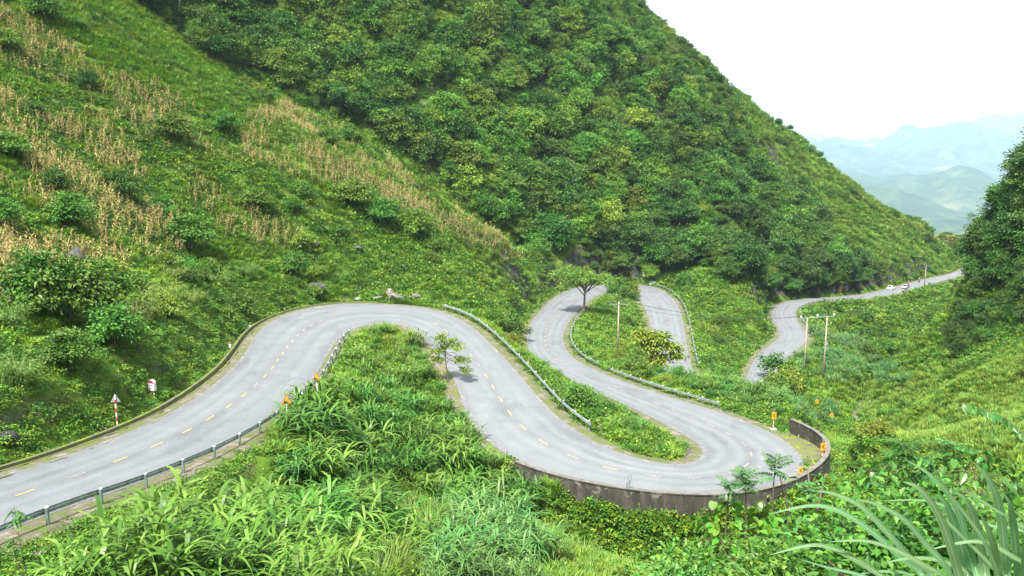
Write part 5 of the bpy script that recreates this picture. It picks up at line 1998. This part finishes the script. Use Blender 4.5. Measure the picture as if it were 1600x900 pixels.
# ---------------------------------------------------------------- single trees
def special_tree(name, p, v, f, C, mat, label, zt, h0, r0, nl, lean=(0, 0), seed=1):
    rs = np.random.RandomState(seed)
    o = thing(name, label, "tree", p)
    obj("crown", mesh("crown", v, f, [mat]), o)
    tv, tf = tubes(limb_paths(rs, C, zt, h0, r0, nl, lean), 7)
    obj("trunk", mesh("trunk", tv, tf, [M_BARK], smooth=True), o)
    return o


M_UMB = leafmat("umbrella_leaf", (0.08, 0.17, 0.018), (0.14, 0.25, 0.025), (0.21, 0.32, 0.05), vary=0.05)
p = ground(912, 492)
k = p[1] / FPX
rs = np.random.RandomState(95)
v1, f1, C1 = crown(rs, 90, 60, 27 * k, 4.2, 13 * k, 62 * k, 1.0, 0.40, 0.22, hollow=0.35, flat=0.6, low=-0.35)
v2, f2, C2 = crown(rs, 55, 60, 20 * k, 3.5, 9 * k, 56 * k, 0.95, 0.40, 0.22, hollow=0.35, flat=0.6, low=-0.35)
v2 = v2 + [26 * k, 0, 0]
C2 = C2 + [26 * k, 0, 0]
v1 = v1 - [20 * k, 0, 0]
C1 = C1 - [20 * k, 0, 0]
vv_, ff_ = cat((v1, f1), (v2, f2))
special_tree("umbrella_tree", p, vv_, ff_, np.concatenate([C1, C2]), M_UMB, "umbrella-crowned tree with a forked trunk on the third leg's verge", 58 * k, 30 * k, 0.28, 16, (0.3, 0), 96)

p = ground(700, 602)
k = p[1] / FPX
rs = np.random.RandomState(97)
tiers = []
CC = []
for (dx, hz_c, rx_, n_) in ((-6, 78, 15, 20), (10, 66, 20, 26), (-14, 58, 16, 16), (22, 42, 16, 18), (-16, 44, 12, 12), (26, 26, 9, 10)):
    v, f, C = crown(rs, n_, 24, rx_ * k, rx_ * k * 0.8, 6.5 * k, hz_c * k, 0.42, 0.26, 0.13, hollow=0.15, flat=0.55, low=-0.9)
    v = v + [dx * k, 0, 0]
    C = C + [dx * k, 0, 0]
    tiers.append((v, f))
    CC.append(C[:6])
vv_, ff_ = cat(*tiers)
special_tree("slender_tree", p, vv_, ff_, np.concatenate(CC), M_UMB, "slender tree with flat feathery tiers standing in the tall grass of the mound", 76 * k, 36 * k, 0.075, 20, (-0.4, 0), 98)

p = ground(1012, 582)
k = p[1] / FPX
rs = np.random.RandomState(99)
tiers, CC = [], []
for (dx, hz_c, rx_, n_) in ((-8, 62, 20, 26), (18, 58, 16, 18), (34, 44, 16, 18), (2, 44, 20, 20), (46, 30, 12, 12), (22, 24, 14, 12)):
    v, f, C = crown(rs, n_, 30, rx_ * k, rx_ * k * 0.7, 8 * k, hz_c * k, 0.85, 0.5, 0.28, hollow=0.2, flat=0.55, low=-0.9)
    tiers.append((v + [dx * k, 0, 0], f))
    CC.append(C[:5] + [dx * k, 0, 0])
vv_, ff_ = cat(*tiers)
special_tree("spreading_tree", p, vv_, ff_, np.concatenate(CC), M_YSHRUB, "spreading yellow-green tree reaching over the left edge of the fourth leg", 56 * k, 22 * k, 0.13, 20, (1.0, 0), 100)

p = ground(1208, 594)
k = p[1] / FPX
v, f, C = crown(np.random.RandomState(101), 44, 26, 27 * k, 20 * k, 20 * k, 26 * k, 0.9, 0.5, 0.28, hollow=0.3, low=-0.6)
special_tree("roadside_bush_tree", p, v, f, C, M_FORESTD, "dark bushy tree beside the lower road bend, left of the twin poles", 34 * k, 12 * k, 0.12, 12, (0, 0), 102)

# tall shrubs that crown the far end of the mound and hide the middle of the third bend
rs = np.random.RandomState(103)
for i, (tt_, of_) in enumerate(((46.9, 2.6), (47.3, 2.8), (47.7, 2.6), (48.1, 2.4), (48.5, 2.4), (48.9, 2.4), (49.3, 2.6), (47.5, 5), (48.3, 5), (49.0, 5), (49.8, 3.4), (50.3, 3.2))):
    p = edge('R', tt_, of_)[0]
    pr = T_SHRUB[rs.randint(6)]
    sc = 1.55 + 0.4 * rs.rand()
    o = obj("tall_shrub", None, None, (p[0], p[1], float(H(p[0], p[1])) - 0.2), (0, 0, rs.rand() * 6), (sc, sc, sc * 1.15))
    obj("crown", pr[0], o)
    obj("trunk", pr[1], o)
    tag(o, "tall shrub on the mound's crest, hiding the middle of the farthest bend", "shrub", "shrubs on the mound's crest")

for i, tt_ in enumerate(np.linspace(55.6, 60.6, 15)):
    p = edge('R', tt_, 2.4 + 0.8 * rs.rand())[0]
    pr = T_SHRUB[rs.randint(6)]
    sc = 1.5 + 0.5 * rs.rand()
    o = obj("tall_shrub", None, None, (p[0], p[1], float(H(p[0], p[1])) - 0.2), (0, 0, rs.rand() * 6), (sc, sc, sc * 1.25))
    obj("crown", pr[0], o)
    obj("trunk", pr[1], o)
    tag(o, "tall shrub of the brush that hides the turn between the fourth and fifth legs", "shrub", "brush at the hidden turn")
# bare rock in the cutting beside the far road
M_OROCK = simple("orange_rock", [(0.22, 0.10, 0.03), (0.42, 0.22, 0.08), (0.5, 0.33, 0.16)], 0.9, 0.9, bmp=0.6, bd=0.2)
for i, (tt_, of_, w_, h_) in enumerate(((69.2, 4.5, 4, 3.2), (69.8, 4.3, 4.5, 4.2), (70.3, 4.4, 4.5, 4.8), (70.8, 4.4, 5, 5.2), (71.2, 4.5, 4.2, 5), (71.6, 4.5, 4.5, 4.6), (72.1, 4.6, 4, 3.6), (72.7, 4.8, 4, 3.2), (73.3, 4.8, 4, 3), (46.6, 5.5, 3.5, 4), (47.6, 5.5, 4, 4.6),
                                        (48.4, 5.5, 4, 4))):
    p = edge('L', tt_, of_)[0]
    o = obj("cliff_rock", RMS[(M_DROCK.name, i % 3)], None, (p[0], p[1], p[2] + h_ * 0.35), (0, 0, i * 1.3), (w_ / 2 * 1.2, w_ / 2, h_))
    tag(o, "dark rock face of the cutting above the far road" if tt_ > 60 else "dark rock face behind the farthest bend's outer edge", "rock face", "rock faces of the far cutting" if tt_ > 60 else "rock faces behind the far bend")
p = edge('L', 70.55, 3.3)[0]
oc = RM[1].copy()
oc.materials.append(M_OROCK)
tag(obj("cliff_rock", oc, None, (p[0], p[1], p[2] + 2.0), (0, 0, 0.4), (1.1, 1.3, 4.2)), "orange streaked rock face standing in the dark cutting above the far road", "rock face")

# ---------------------------------------------------------------- traffic far down the road
M_CARW = simple("white_car_paint", [(0.72, 0.73, 0.74), (0.8, 0.8, 0.8)], 1, 0.25, bmp=0)
M_CARG = simple("dark_car_paint", [(0.22, 0.23, 0.25), (0.3, 0.31, 0.33)], 1, 0.25, bmp=0)
M_GLASS = simple("car_glass", [(0.01, 0.012, 0.014), (0.02, 0.022, 0.025)], 1, 0.08, bmp=0)
M_TYRE = simple("tyre_rubber", [(0.012, 0.012, 0.012), (0.02, 0.02, 0.02)], 8, 0.85, bmp=0)
M_LAMP = simple("lamp_lens", [(0.6, 0.6, 0.58), (0.75, 0.75, 0.72)], 1, 0.15, bmp=0)
M_TAIL = simple("tail_lens", [(0.3, 0.01, 0.01), (0.4, 0.02, 0.02)], 1, 0.2, bmp=0)


def car(p, rz, paint, label):
    s = thing("car", label, "car", p, rz)
    prof = [(-2.1, 0.32), (2.05, 0.30), (2.15, 0.55), (2.05, 0.78), (1.15, 0.95), (-1.7, 0.98), (-2.1, 0.92), (-2.15, 0.6)]
    cab = [(1.15, 0.93), (0.45, 1.42), (-1.05, 1.46), (-1.75, 0.96)]
    body = MB().prism(prof, -0.86, 0.86)
    n_ = len(cab)
    V = [(a, -0.78 if b < 1.2 else -0.62, b) for a, b in cab] + [(a, 0.78 if b < 1.2 else 0.62, b) for a, b in cab]
    body.add(V, [tuple(range(n_)), tuple(range(2 * n_ - 1, n_ - 1, -1))] + [(i, i + n_, (i + 1) % n_ + n_, (i + 1) % n_) for i in range(n_)])
    part("body", body, paint, s)
    part("windscreen", MB().add([(1.12, -0.66, 0.99), (1.12, 0.66, 0.99), (0.5, 0.56, 1.40), (0.5, -0.56, 1.40)], [(0, 1, 2, 3)]), M_GLASS, s).location = (0.02, 0, 0.01)
    part("rear_window", MB().add([(-1.72, -0.66, 1.0), (-1.72, 0.66, 1.0), (-1.1, 0.56, 1.43), (-1.1, -0.56, 1.43)], [(3, 2, 1, 0)]), M_GLASS, s).location = (-0.02, 0, 0.01)
    for sd in (-1, 1):
        part("side_window", MB().add([(0.95, sd * 0.775, 1.0), (-1.45, sd * 0.775, 1.0), (-0.98, sd * 0.645, 1.38), (0.42, sd * 0.645, 1.38)], [(0, 1, 2, 3)]), M_GLASS, s).location = (0, sd * 0.02, 0)
        part("headlight", MB().box((2.08, sd * 0.62, 0.68), (0.12, 0.36, 0.16)), M_LAMP, s)
        part("tail_light", MB().box((-2.1, sd * 0.66, 0.78), (0.10, 0.28, 0.18)), M_TAIL, s)
        for xx in (-1.3, 1.35):
            w = part("wheel", MB().tube([(xx, sd * 0.70, 0.32), (xx, sd * 0.88, 0.32)], 0.32, 16), M_TYRE, s)
            part("rim", MB().tube([(xx, sd * 0.87, 0.32), (xx, sd * 0.90, 0.32)], 0.19, 12), M_GREY, w)
    return s


def road_dir(t):
    d = cr((EL + ER) / 2, t + 0.1)[0] - cr((EL + ER) / 2, t - 0.1)[0]
    return math.atan2(d[1], d[0])


p = road_at(np.array([72.05]), 0.22, 0.01)[0]
car(p, road_dir(72.05), M_CARW, "white car keeping to the rock side of the far road")
p = road_at(np.array([72.35]), 0.62, 0.01)[0]
car(p, road_dir(72.35) + math.pi, M_CARG, "silver car with a dark windscreen meeting the white car on the far road")


def person_mesh(name, joints, edges_, rad, mat):
    me = bpy.data.meshes.new(name)
    me.from_pydata(joints, edges_, [])
    o = bpy.data.objects.new(name, me)
    COL.objects.link(o)
    sk = o.modifiers.new("skin", 'SKIN')
    for i, r_ in enumerate(rad):
        me.skin_vertices[0].data[i].radius = (r_, r_)
    me.skin_vertices[0].data[0].use_root = True
    sb = o.modifiers.new("sub", 'SUBSURF')
    sb.levels = sb.render_levels = 1
    dg = bpy.context.evaluated_depsgraph_get()
    m2 = bpy.data.meshes.new_from_object(o.evaluated_get(dg))
    bpy.data.objects.remove(o)
    m2.materials.clear()
    m2.materials.append(mat)
    return m2


def rider(p, rz, shirt, bike, lb, lb2):
    b = thing("motorcycle", lb2, "motorcycle", p, rz)
    for xx in (-0.6, 0.62):
        ring = [(xx + 0.27 * math.cos(a), 0, 0.3 + 0.27 * math.sin(a)) for a in np.linspace(0, 6.283, 17)]
        w = part("wheel", MB().tube(ring, 0.05, 6), M_TYRE, b)
        part("hub", MB().tube([(xx, -0.06, 0.3), (xx, 0.06, 0.3)], 0.06, 8), M_GREY, w)
    part("frame", MB().tube([(-0.6, 0, 0.3), (-0.1, 0, 0.42), (0.25, 0, 0.5), (0.42, 0, 0.8)], [0.06, 0.13, 0.10, 0.07], 8), bike, b)
    part("seat", MB().tube([(-0.7, 0, 0.72), (-0.3, 0, 0.75), (0.1, 0, 0.68)], [0.08, 0.12, 0.08], 8), M_BLACK, b)
    part("fork", MB().tube([(0.62, 0, 0.3), (0.42, 0, 0.92)], 0.035, 6), M_GREY, b)
    part("handlebar", MB().tube([(0.36, -0.33, 0.95), (0.42, 0, 0.92), (0.36, 0.33, 0.95)], 0.02, 6), M_BLACK, b)
    part("headlight", MB().tube([(0.45, 0, 0.84), (0.56, 0, 0.83)], [0.09, 0.08], 10), M_LAMP, b)
    J = [(-0.25, 0, 0.86), (-0.22, 0, 1.1), (-0.16, 0, 1.32), (-0.13, 0, 1.42), (-0.12, 0, 1.53), (-0.12, 0, 1.64)]
    E_ = [(0, 1), (1, 2), (2, 3), (3, 4), (4, 5)]
    Rr = [0.15, 0.15, 0.15, 0.07, 0.09, 0.10]
    for sd in (-1, 1):
        n_ = len(J)
        J += [(-0.14, sd * 0.2, 1.34), (0.08, sd * 0.27, 1.13), (0.33, sd * 0.27, 0.98)]
        E_ += [(2, n_), (n_, n_ + 1), (n_ + 1, n_ + 2)]
        Rr += [0.075, 0.05, 0.04]
        n_ = len(J)
        J += [(-0.22, sd * 0.12, 0.84), (0.18, sd * 0.17, 0.74), (0.08, sd * 0.16, 0.36), (0.2, sd * 0.16, 0.31)]
        E_ += [(0, n_), (n_, n_ + 1), (n_ + 1, n_ + 2), (n_ + 2, n_ + 3)]
        Rr += [0.10, 0.08, 0.055, 0.045]
    pr = tag(obj("person", person_mesh("person", J, E_, Rr, shirt), None, tuple(p), (0, 0, rz)), lb, "person")
    part("helmet", MB().tube([(-0.12, 0, 1.56), (-0.12, 0, 1.62), (-0.12, 0, 1.70), (-0.12, 0, 1.76)], [0.13, 0.145, 0.12, 0.03], 12), M_WHITE, pr, True)
    return b


p = road_at(np.array([72.75]), 0.3, 0.01)[0]
rider(p, road_dir(72.75), simple("red_cloth", [(0.3, 0.03, 0.03), (0.42, 0.06, 0.05)], 4, 0.8, bmp=0), M_BLACK, "motorcyclist in red riding behind the two cars on the far road", "motorcycle under the rider in red behind the two cars")
p = road_at(np.array([73.25]), 0.3, 0.01)[0]
rider(p, road_dir(73.25), simple("dark_cloth", [(0.05, 0.05, 0.07), (0.1, 0.1, 0.13)], 4, 0.8, bmp=0), M_DKRED, "dark-clothed motorcyclist in a white helmet, farthest along the road", "dark red motorcycle farthest along the road")
for i, tt_ in enumerate((71.9, 72.5, 73.6, 74.1)):
    p = edge('R', tt_, 0.5)[0]
    s = thing("edge_post", ("first", "second", "third", "fourth")[i] + " small red and white edge post from the left along the far road", "marker post", p)
    striped_post(s, 0.9, 0.07, 0.3)

# ---------------------------------------------------------------- plants in front of the camera
def blade_strip(pts, w, name, parent, mat, mat2, rs):
    """one long grass leaf with a folded blade and a pale midrib"""
    pts = cr(np.array(pts), np.linspace(0, len(pts) - 1.001, 26))
    d = np.gradient(pts, axis=0)
    d = unit(d)
    view = unit(pts)
    sdir_ = unit(np.cross(d, view + np.array([0, 0, -0.35])))
    up = unit(np.cross(sdir_, d))
    up = np.where((up * view).sum(1, keepdims=True) > 0, -up, up)
    q = np.linspace(0, 1, len(pts))
    ww = w * np.interp(q, [0, 0.12, 0.35, 0.8, 1], [0.02, 0.45, 0.9, 1.0, 0.8])
    l, r = pts + sdir_ * ww[:, None] / 2 + up * ww[:, None] * 0.16, pts - sdir_ * ww[:, None] / 2 + up * ww[:, None] * 0.16
    V = np.stack([l, pts, r], 1).reshape(-1, 3)
    base = np.array(parent.location)
    o = obj(name, mesh(name, V - base, grid_faces(3, len(pts)), [mat], smooth=True), parent)
    mw = ww[:, None] * 0.04
    V = np.stack([pts + sdir_ * mw + up * 0.003, pts - sdir_ * mw + up * 0.003], 1).reshape(-1, 3)
    obj("midrib", mesh("midrib", V - base, grid_faces(2, len(pts)), [mat2]), o)


M_FG = leafmat("near_grass_blade", (0.08, 0.19, 0.065), (0.12, 0.25, 0.10), (0.17, 0.31, 0.145), trans=0.35, rough=0.5, vary=0.05, spec=0.5)
M_RIB = simple("pale_midrib", [(0.24, 0.34, 0.2), (0.34, 0.44, 0.28)], 5, 0.5, bmp=0)
BL = [([(1203, 803), (1270, 790), (1320, 803), (1373, 840), (1413, 877), (1445, 905)], 15), ([(1273, 767), (1303, 772), (1347, 793), (1393, 840), (1427, 877), (1460, 905)], 15),
      ([(1337, 780), (1373, 790), (1413, 813), (1443, 847), (1485, 900)], 15), ([(1200, 868), (1260, 853), (1293, 855), (1333, 873), (1373, 898), (1410, 925)], 14),
      ([(1413, 717), (1450, 740), (1477, 767), (1497, 800), (1513, 850), (1527, 900)], 15), ([(1410, 753), (1430, 760), (1450, 780), (1470, 813), (1487, 860), (1500, 905)], 20),
      ([(1520, 722), (1540, 743), (1557, 777), (1565, 817), (1570, 867), (1572, 910)], 20), ([(1490, 768), (1507, 780), (1520, 807), (1530, 847), (1540, 905)], 20),
      ([(1563, 768), (1577, 787), (1583, 820), (1588, 867), (1590, 910)], 18), ([(1247, 873), (1293, 887), (1347, 900), (1400, 925)], 9), ([(1293, 847), (1347, 845), (1393, 857), (1443, 883), (1480, 910)], 12),
      ([(1447, 860), (1510, 847), (1543, 850), (1577, 867), (1605, 895)], 13), ([(1462, 772), (1477, 787), (1490, 817), (1503, 860), (1513, 905)], 22), ([(1373, 783), (1443, 782), (1493, 797), (1543, 820), (1610, 840)], 7),
      ([(1583, 798), (1600, 813), (1620, 850), (1625, 905)], 16), ([(1455, 720), (1475, 760), (1505, 800), (1540, 850), (1560, 910)], 10), ([(1418, 745), (1455, 790), (1500, 835), (1545, 880), (1575, 915)], 9),
      ([(1380, 880), (1430, 872), (1480, 880), (1530, 910)], 12), ([(1500, 760), (1560, 800), (1610, 830), (1660, 850)], 12), ([(1640, 740), (1625, 790), (1610, 850), (1600, 915)], 18), ([(1330, 900), (1380, 893), (1430, 905)], 9),
      ([(1530, 800), (1548, 840), (1556, 880), (1560, 915)], 22), ([(1600, 760), (1606, 810), (1604, 860), (1598, 915)], 20)]
rs = np.random.RandomState(111)
root = aty(1555, 1120, 3.9)
root[2] = min(root[2], -2.9)
fg = thing("near_grass_clump", "large blue-green grass with long arching blades close to the camera at bottom right", "grass clump", root)
for pts, w in BL:
    dep = 3.7 + 1.2 * rs.rand()
    n = len(pts)
    P3 = [aty(a, b, dep - 0.35 * (1 - i / (n - 1))) for i, (a, b) in enumerate(pts)]
    q = np.array(P3[-1])
    rt = root + np.array([rs.normal() * 0.09, rs.normal() * 0.09, 0])
    P3 += [q * 0.55 + rt * 0.45 + np.array([0, 0, 0.05]), rt]
    blade_strip(P3, 0.76 * w * dep / FPX, "leaf", fg, M_FG, M_RIB, rs)

# heart-leaved shrub
hl = [(0, 0), (0.16, -0.10), (0.36, -0.06), (0.50, 0.14), (0.50, 0.40), (0.36, 0.68), (0.0, 1.05), (-0.36, 0.68), (-0.50, 0.40), (-0.50, 0.14), (-0.36, -0.06), (-0.16, -0.10)]
V = [(0, 0.42, -0.02)] + [(a, b, 0.10 * abs(a) - 0.16 * max(0, b - 0.4) ** 1.5) for a, b in hl]
F = [(0, 1 + i, 1 + (i + 1) % len(hl)) for i in range(len(hl))]
M_HEART = leafmat("heart_leaf", (0.04, 0.125, 0.010), (0.075, 0.20, 0.016), (0.13, 0.26, 0.03), trans=0.35, rough=0.4, vary=0.35)
M_OVATE = leafmat("ovate_leaf", (0.022, 0.095, 0.018), (0.045, 0.145, 0.026), (0.09, 0.20, 0.035), trans=0.3, rough=0.35, vary=0.35)
HEART = mesh("leaf", V, F, [M_HEART])
OVATE = mesh("leaf", [(a * 0.62, b * 1.1, c) for a, b, c in V], F, [M_OVATE])
M_STEM = simple("green_brown_stem", [(0.06, 0.045, 0.02), (0.12, 0.10, 0.05)], 6, 0.8, bmp=0)


def leafy(name, label, u0, u1, v0, v1, dep, n, size, leaf, seed, cat_="shrub", face=0.55):
    """a shrub of single leaves on stems, filling the given patch of the view at its distance"""
    rs = np.random.RandomState(seed)
    c = aty((u0 + u1) / 2, (v0 + v1) / 2, dep)
    gz = float(H(c[0], c[1]))
    base = np.array([c[0], c[1], gz])
    rx, rz_ = (u1 - u0) / 2 / FPX * dep, (v1 - v0) / 2 / FPX * dep
    o = thing(name, label, cat_, base)
    tips = []
    for i in range(n):
        d = unit(rs.normal(size=3)) * (0.35 + 0.65 * rs.rand() ** 0.5)
        q = np.array([d[0] * rx, d[1] * rx * 0.8, (c[2] - gz) + d[2] * rz_])
        tips.append(q)
        az = math.atan2(d[1], d[0]) + rs.normal() * 0.7
        lo = obj("leaf", leaf, o, tuple(q), (-face - 0.5 * rs.rand() + rs.normal() * 0.2, rs.normal() * 0.25, az - math.pi / 2), (size * (0.6 + 0.6 * rs.rand()),) * 3)
    tips = np.array(tips)
    ns = 7
    pts = tips[rs.permutation(n)[:ns * 4]]
    paths = []
    fork = np.array([0, 0, (c[2] - gz) - rz_ * 0.9])
    paths.append(([np.array([0, 0, -0.3]), fork * 0.5 + [0.06, 0, 0], fork], [0.035, 0.03, 0.026]))
    for j in range(ns):
        k = pts[j * 4]
        mid_ = fork * 0.4 + k * 0.6 + [0, 0, 0.1]
        paths.append(([fork, mid_, k], [0.02, 0.014, 0.005]))
        for q in pts[j * 4 + 1:j * 4 + 4]:
            paths.append(([mid_, (mid_ + q) / 2 + [0, 0, 0.04], q], [0.01, 0.007, 0.003]))
    tv, tf = tubes(paths, 5)
    obj("stem", mesh("stem", tv, tf, [M_STEM], smooth=True), o)
    return o


leafy("heart_leaved_shrub", "bright green heart-leaved shrub in front of the concrete wall", 1070, 1250, 770, 905, 13.5, 190, 0.16, HEART, 121)
leafy("heart_leaved_shrub", "lower sprawl of heart-shaped leaves at the bottom edge below the wall", 1060, 1280, 850, 990, 11.0, 110, 0.10, HEART, 122)
leafy("ovate_leaved_shrub", "dark ovate-leaved shrub between the wall and the near grass", 1190, 1330, 780, 900, 14.0, 110, 0.17, OVATE, 123)
leafy("ovate_leaved_shrub", "dark leafy shrub beyond the near grass, above the stream", 1340, 1500, 690, 790, 20.0, 130, 0.24, OVATE, 124)
leafy("ovate_leaved_shrub", "green leafy shrub behind the near grass at the right", 1450, 1620, 700, 800, 17.0, 120, 0.20, OVATE, 125)
leafy("heart_leaved_shrub", "light green shrub beyond the near grass, left of the dry wall", 1400, 1540, 760, 880, 12.0, 90, 0.15, HEART, 126)
leafy("ovate_leaved_shrub", "dark leaves crowding the bottom edge below the near grass", 1240, 1400, 870, 980, 9.0, 110, 0.13, OVATE, 127)


# undergrowth that clothes the slope below the camera
rs = np.random.RandomState(128)
nf = 0
for i in range(900):
    dep = 9 + 36 * rs.rand() ** 1.3
    uu = 980 + 720 * rs.rand()
    lim = np.interp(uu, [980, 1050, 1150, 1280, 1330, 1420, 1520, 1700], [915, 895, 860, 875, 860, 770, 735, 735])
    vv = lim + 10 + 200 * rs.rand() ** 1.5
    c = aty(uu, vv, dep)
    gz = float(H(c[0], c[1]))
    hgt = c[2] - gz
    if hgt < 0.5 or hgt > 3.6 or bil(CDG, c[0], c[1]) < 3 or bil(RDG, c[0], c[1]) < 4:
        continue
    pr = T_FGS[rs.randint(len(T_FGS))]
    sc = hgt / 1.9
    o = obj("low_shrub", None, None, (c[0], c[1], gz - 0.1), (0, 0, rs.rand() * 6), (sc, sc, sc))
    obj("crown", pr[0], o)
    obj("stem", pr[1], o)
    if uu < 1290:
        lb = "leafy low shrub under the heart-leaved shrub below the wall"
    elif dep < 20:
        lb = "leafy low shrub beneath the near grass"
    else:
        lb = "leafy low shrub on the slope between the near grass and the stream"
    tag(o, lb, "shrub", lb[16:])
    nf += 1
    if nf >= 170:
        break
print("fg shrubs", nf)


def frond(n, ln, lw, name, mat, curve=0.35):
    """pinnate leaf along +y, leaflets either side"""
    y_ = np.linspace(0.12, 1.0, n)
    z_ = 0.25 * y_ - curve * y_ ** 2
    P, D, Nn = [], [], []
    for sd in (-1, 1):
        for a, b in zip(y_, z_):
            P.append((0, a, b))
            D.append((sd, 0.35, -0.25))
            Nn.append((0, 0.1, 1))
    v, f = leaves(np.array(P), np.array(D, float), np.array(Nn, float), ln * np.tile(np.interp(y_, [0, 0.5, 1], [0.7, 1, 0.6]), 2), lw, 0.15)
    tv, tf = tubes([(np.stack([0 * y_, y_ - 0.12, z_], 1), np.linspace(0.012, 0.004, n))], 4)
    V, F = cat((v, f), (tv, tf))
    return mesh(name, V, F, [mat])


M_PIN = leafmat("pinnate_leaf", (0.028, 0.095, 0.028), (0.055, 0.15, 0.042), (0.10, 0.21, 0.065), trans=0.25, rough=0.4, vary=0.15)
FR1 = frond(7, 0.40, 0.15, "frond", M_PIN)
FR2 = frond(8, 0.34, 0.2, "frond", M_OVATE, 0.5)


def sapling(label, u, v, dep, n, size, fr, seed, tilt=0.5, name="pinnate_sapling"):
    rs = np.random.RandomState(seed)
    c = aty(u, v, dep)
    gz = float(H(c[0], c[1]))
    o = thing(name, label, "sapling", (c[0], c[1], gz))
    h = c[2] - gz
    q = rs.normal(size=2) * 0.08
    path = cr(np.array([(0.25, 0.1, -0.3), (0.2 + q[0], 0, h * 0.35), (0.05 - q[0], q[1], h * 0.75), (0, 0, h)]), np.linspace(0, 2.99, 14))
    part("stem", MB().tube(path, np.linspace(0.026, 0.008, 14), 6), M_STEM, o, True)
    for i in range(n):
        a = 2.4 * i + rs.normal() * 0.3
        hh_ = 1 - 2.4 * size * (i / n) * (0.8 + 0.4 * rs.rand()) / max(h, 1)
        k = (hh_ * 13)
        b_ = path[min(int(k), 12)] * (1 - (k - int(k))) + path[min(int(k) + 1, 13)] * (k - int(k))
        obj("frond", fr, o, tuple(b_), (tilt * (0.9 - 1.0 * i / n) + rs.normal() * 0.15, rs.normal() * 0.2, a), (size * (0.7 + 0.5 * rs.rand()),) * 3)
    return o


sapling("upright pinnate sapling standing against the lower hairpin's asphalt", 1212, 716, 13.5, 15, 0.27, FR1, 131, 0.8)
sapling("blue-green pinnate sapling left of the upright one, over the wall", 1165, 738, 13.0, 24, 0.24, FR1, 132, 0.7)
sapling("low pinnate sapling tangled right of the upright one at the wall", 1262, 758, 14.0, 20, 0.24, FR1, 133, 0.6)
sapling("second blue-green pinnate shoot close left of the first, over the wall", 1142, 752, 13.3, 18, 0.22, FR1, 138, 0.6)
sapling("dark pinnate shoot above the stream behind the near grass", 1420, 690, 19.0, 14, 0.5, FR2, 134, 0.5)
sapling("dark pinnate shoot right of the stream at mid height", 1490, 690, 19.0, 14, 0.5, FR2, 135, 0.5)
sapling("slim sapling with drooping hand-like leaves at the bottom left", 22, 792, 24.0, 9, 0.42, FR2, 136, -0.5, "drooping_sapling")
sapling("shorter drooping sapling beside the slim one at the bottom left", 20, 838, 23.5, 8, 0.34, FR2, 137, -0.3, "drooping_sapling")
# arching branch entering from the right
pts = np.array([aty(a, b, 9.5) for a, b in ((1660, 735), (1610, 690), (1570, 655), (1535, 640), (1508, 632))])
c = pts[0]
base = np.array([c[0], c[1], float(H(c[0], c[1]))])
o = thing("arching_branch_shrub", "arching branch with two rows of glossy dark leaves at the right edge", "shrub", base)
cur = cr(pts, np.linspace(0, 3.99, 30)) - base
part("stem", MB().tube(np.concatenate([[[0, 0, -0.2], [0.05, 0, (cur[0][2]) * 0.6]], cur]), np.linspace(0.03, 0.005, 32), 6), M_STEM, o, True)
rs = np.random.RandomState(140)
for i, q in enumerate(cur[2:]):
    d = unit(cur[min(i + 3, 29)] - cur[i + 1])
    for sd in (-1, 1):
        az = math.atan2(d[1], d[0]) + sd * 1.1
        obj("leaf", OVATE, o, tuple(q), (-0.9 + rs.normal() * 0.3, sd * 0.2 + rs.normal() * 0.2, az - math.pi / 2), (0.105 * (0.8 + 0.4 * rs.rand()),) * 3)
# dry stalks
for i, (a, b, dep) in enumerate((((1217, 737), (1232, 800), 13.8), ((1262, 732), (1268, 790), 14.2), ((1290, 740), (1276, 800), 14.5), ((1335, 765), (1338, 850), 11), ((1312, 800), (1322, 870), 10.5),
                                 ((1270, 815), (1282, 850), 11.5), ((1340, 790), (1300, 840), 11.0))):
    p0, p1_ = aty(*b, dep), aty(*a, dep + 0.2)
    gz = float(H(p0[0], p0[1]))
    bb = np.array([p0[0], p0[1], gz])
    tag(obj("dry_stalk", MB().tube([(0, 0, -0.2), p0 - bb, p1_ - bb], [0.028, 0.024, 0.014], 6).mesh("dry_stalk", M_BARK, True), None, tuple(bb)), "bare brown stalk sticking up among the shrubs below the wall", "stalk", "bare stalks below the wall")
# rusty seed heads at the bottom left
M_RUST = simple("rusty_seed_head", [(0.22, 0.06, 0.02), (0.34, 0.12, 0.04)], 9, 0.9, bmp=0)
for i, (a, b) in enumerate(((500, 862), (520, 855), (510, 885), (540, 880), (545, 900), (528, 895))):
    c = aty(a, b, 36)
    gz = float(H(c[0], c[1]))
    o = thing("seed_stalk", "thin stalk with rusty seed heads in the grass at the bottom left", "dry weed", (c[0], c[1], gz), 0, "rusty seed stalks")
    h = max(0.6, c[2] - gz)
    part("stalk", MB().tube([(0.1, 0, -0.1), (0, 0, h)], [0.02, 0.01], 5), M_BARK, o)
    m_ = MB()
    for j in range(7):
        q = rs.normal(size=3) * [0.13, 0.13, 0.2]
        m_.tube([(q[0], q[1], h + q[2] - 0.1), (q[0], q[1], h + q[2]), (q[0] * 1.2, q[1] * 1.2, h + q[2] + 0.1)], [0.02, 0.07, 0.02], 6)
    part("seed_head", m_, M_RUST, o, True)
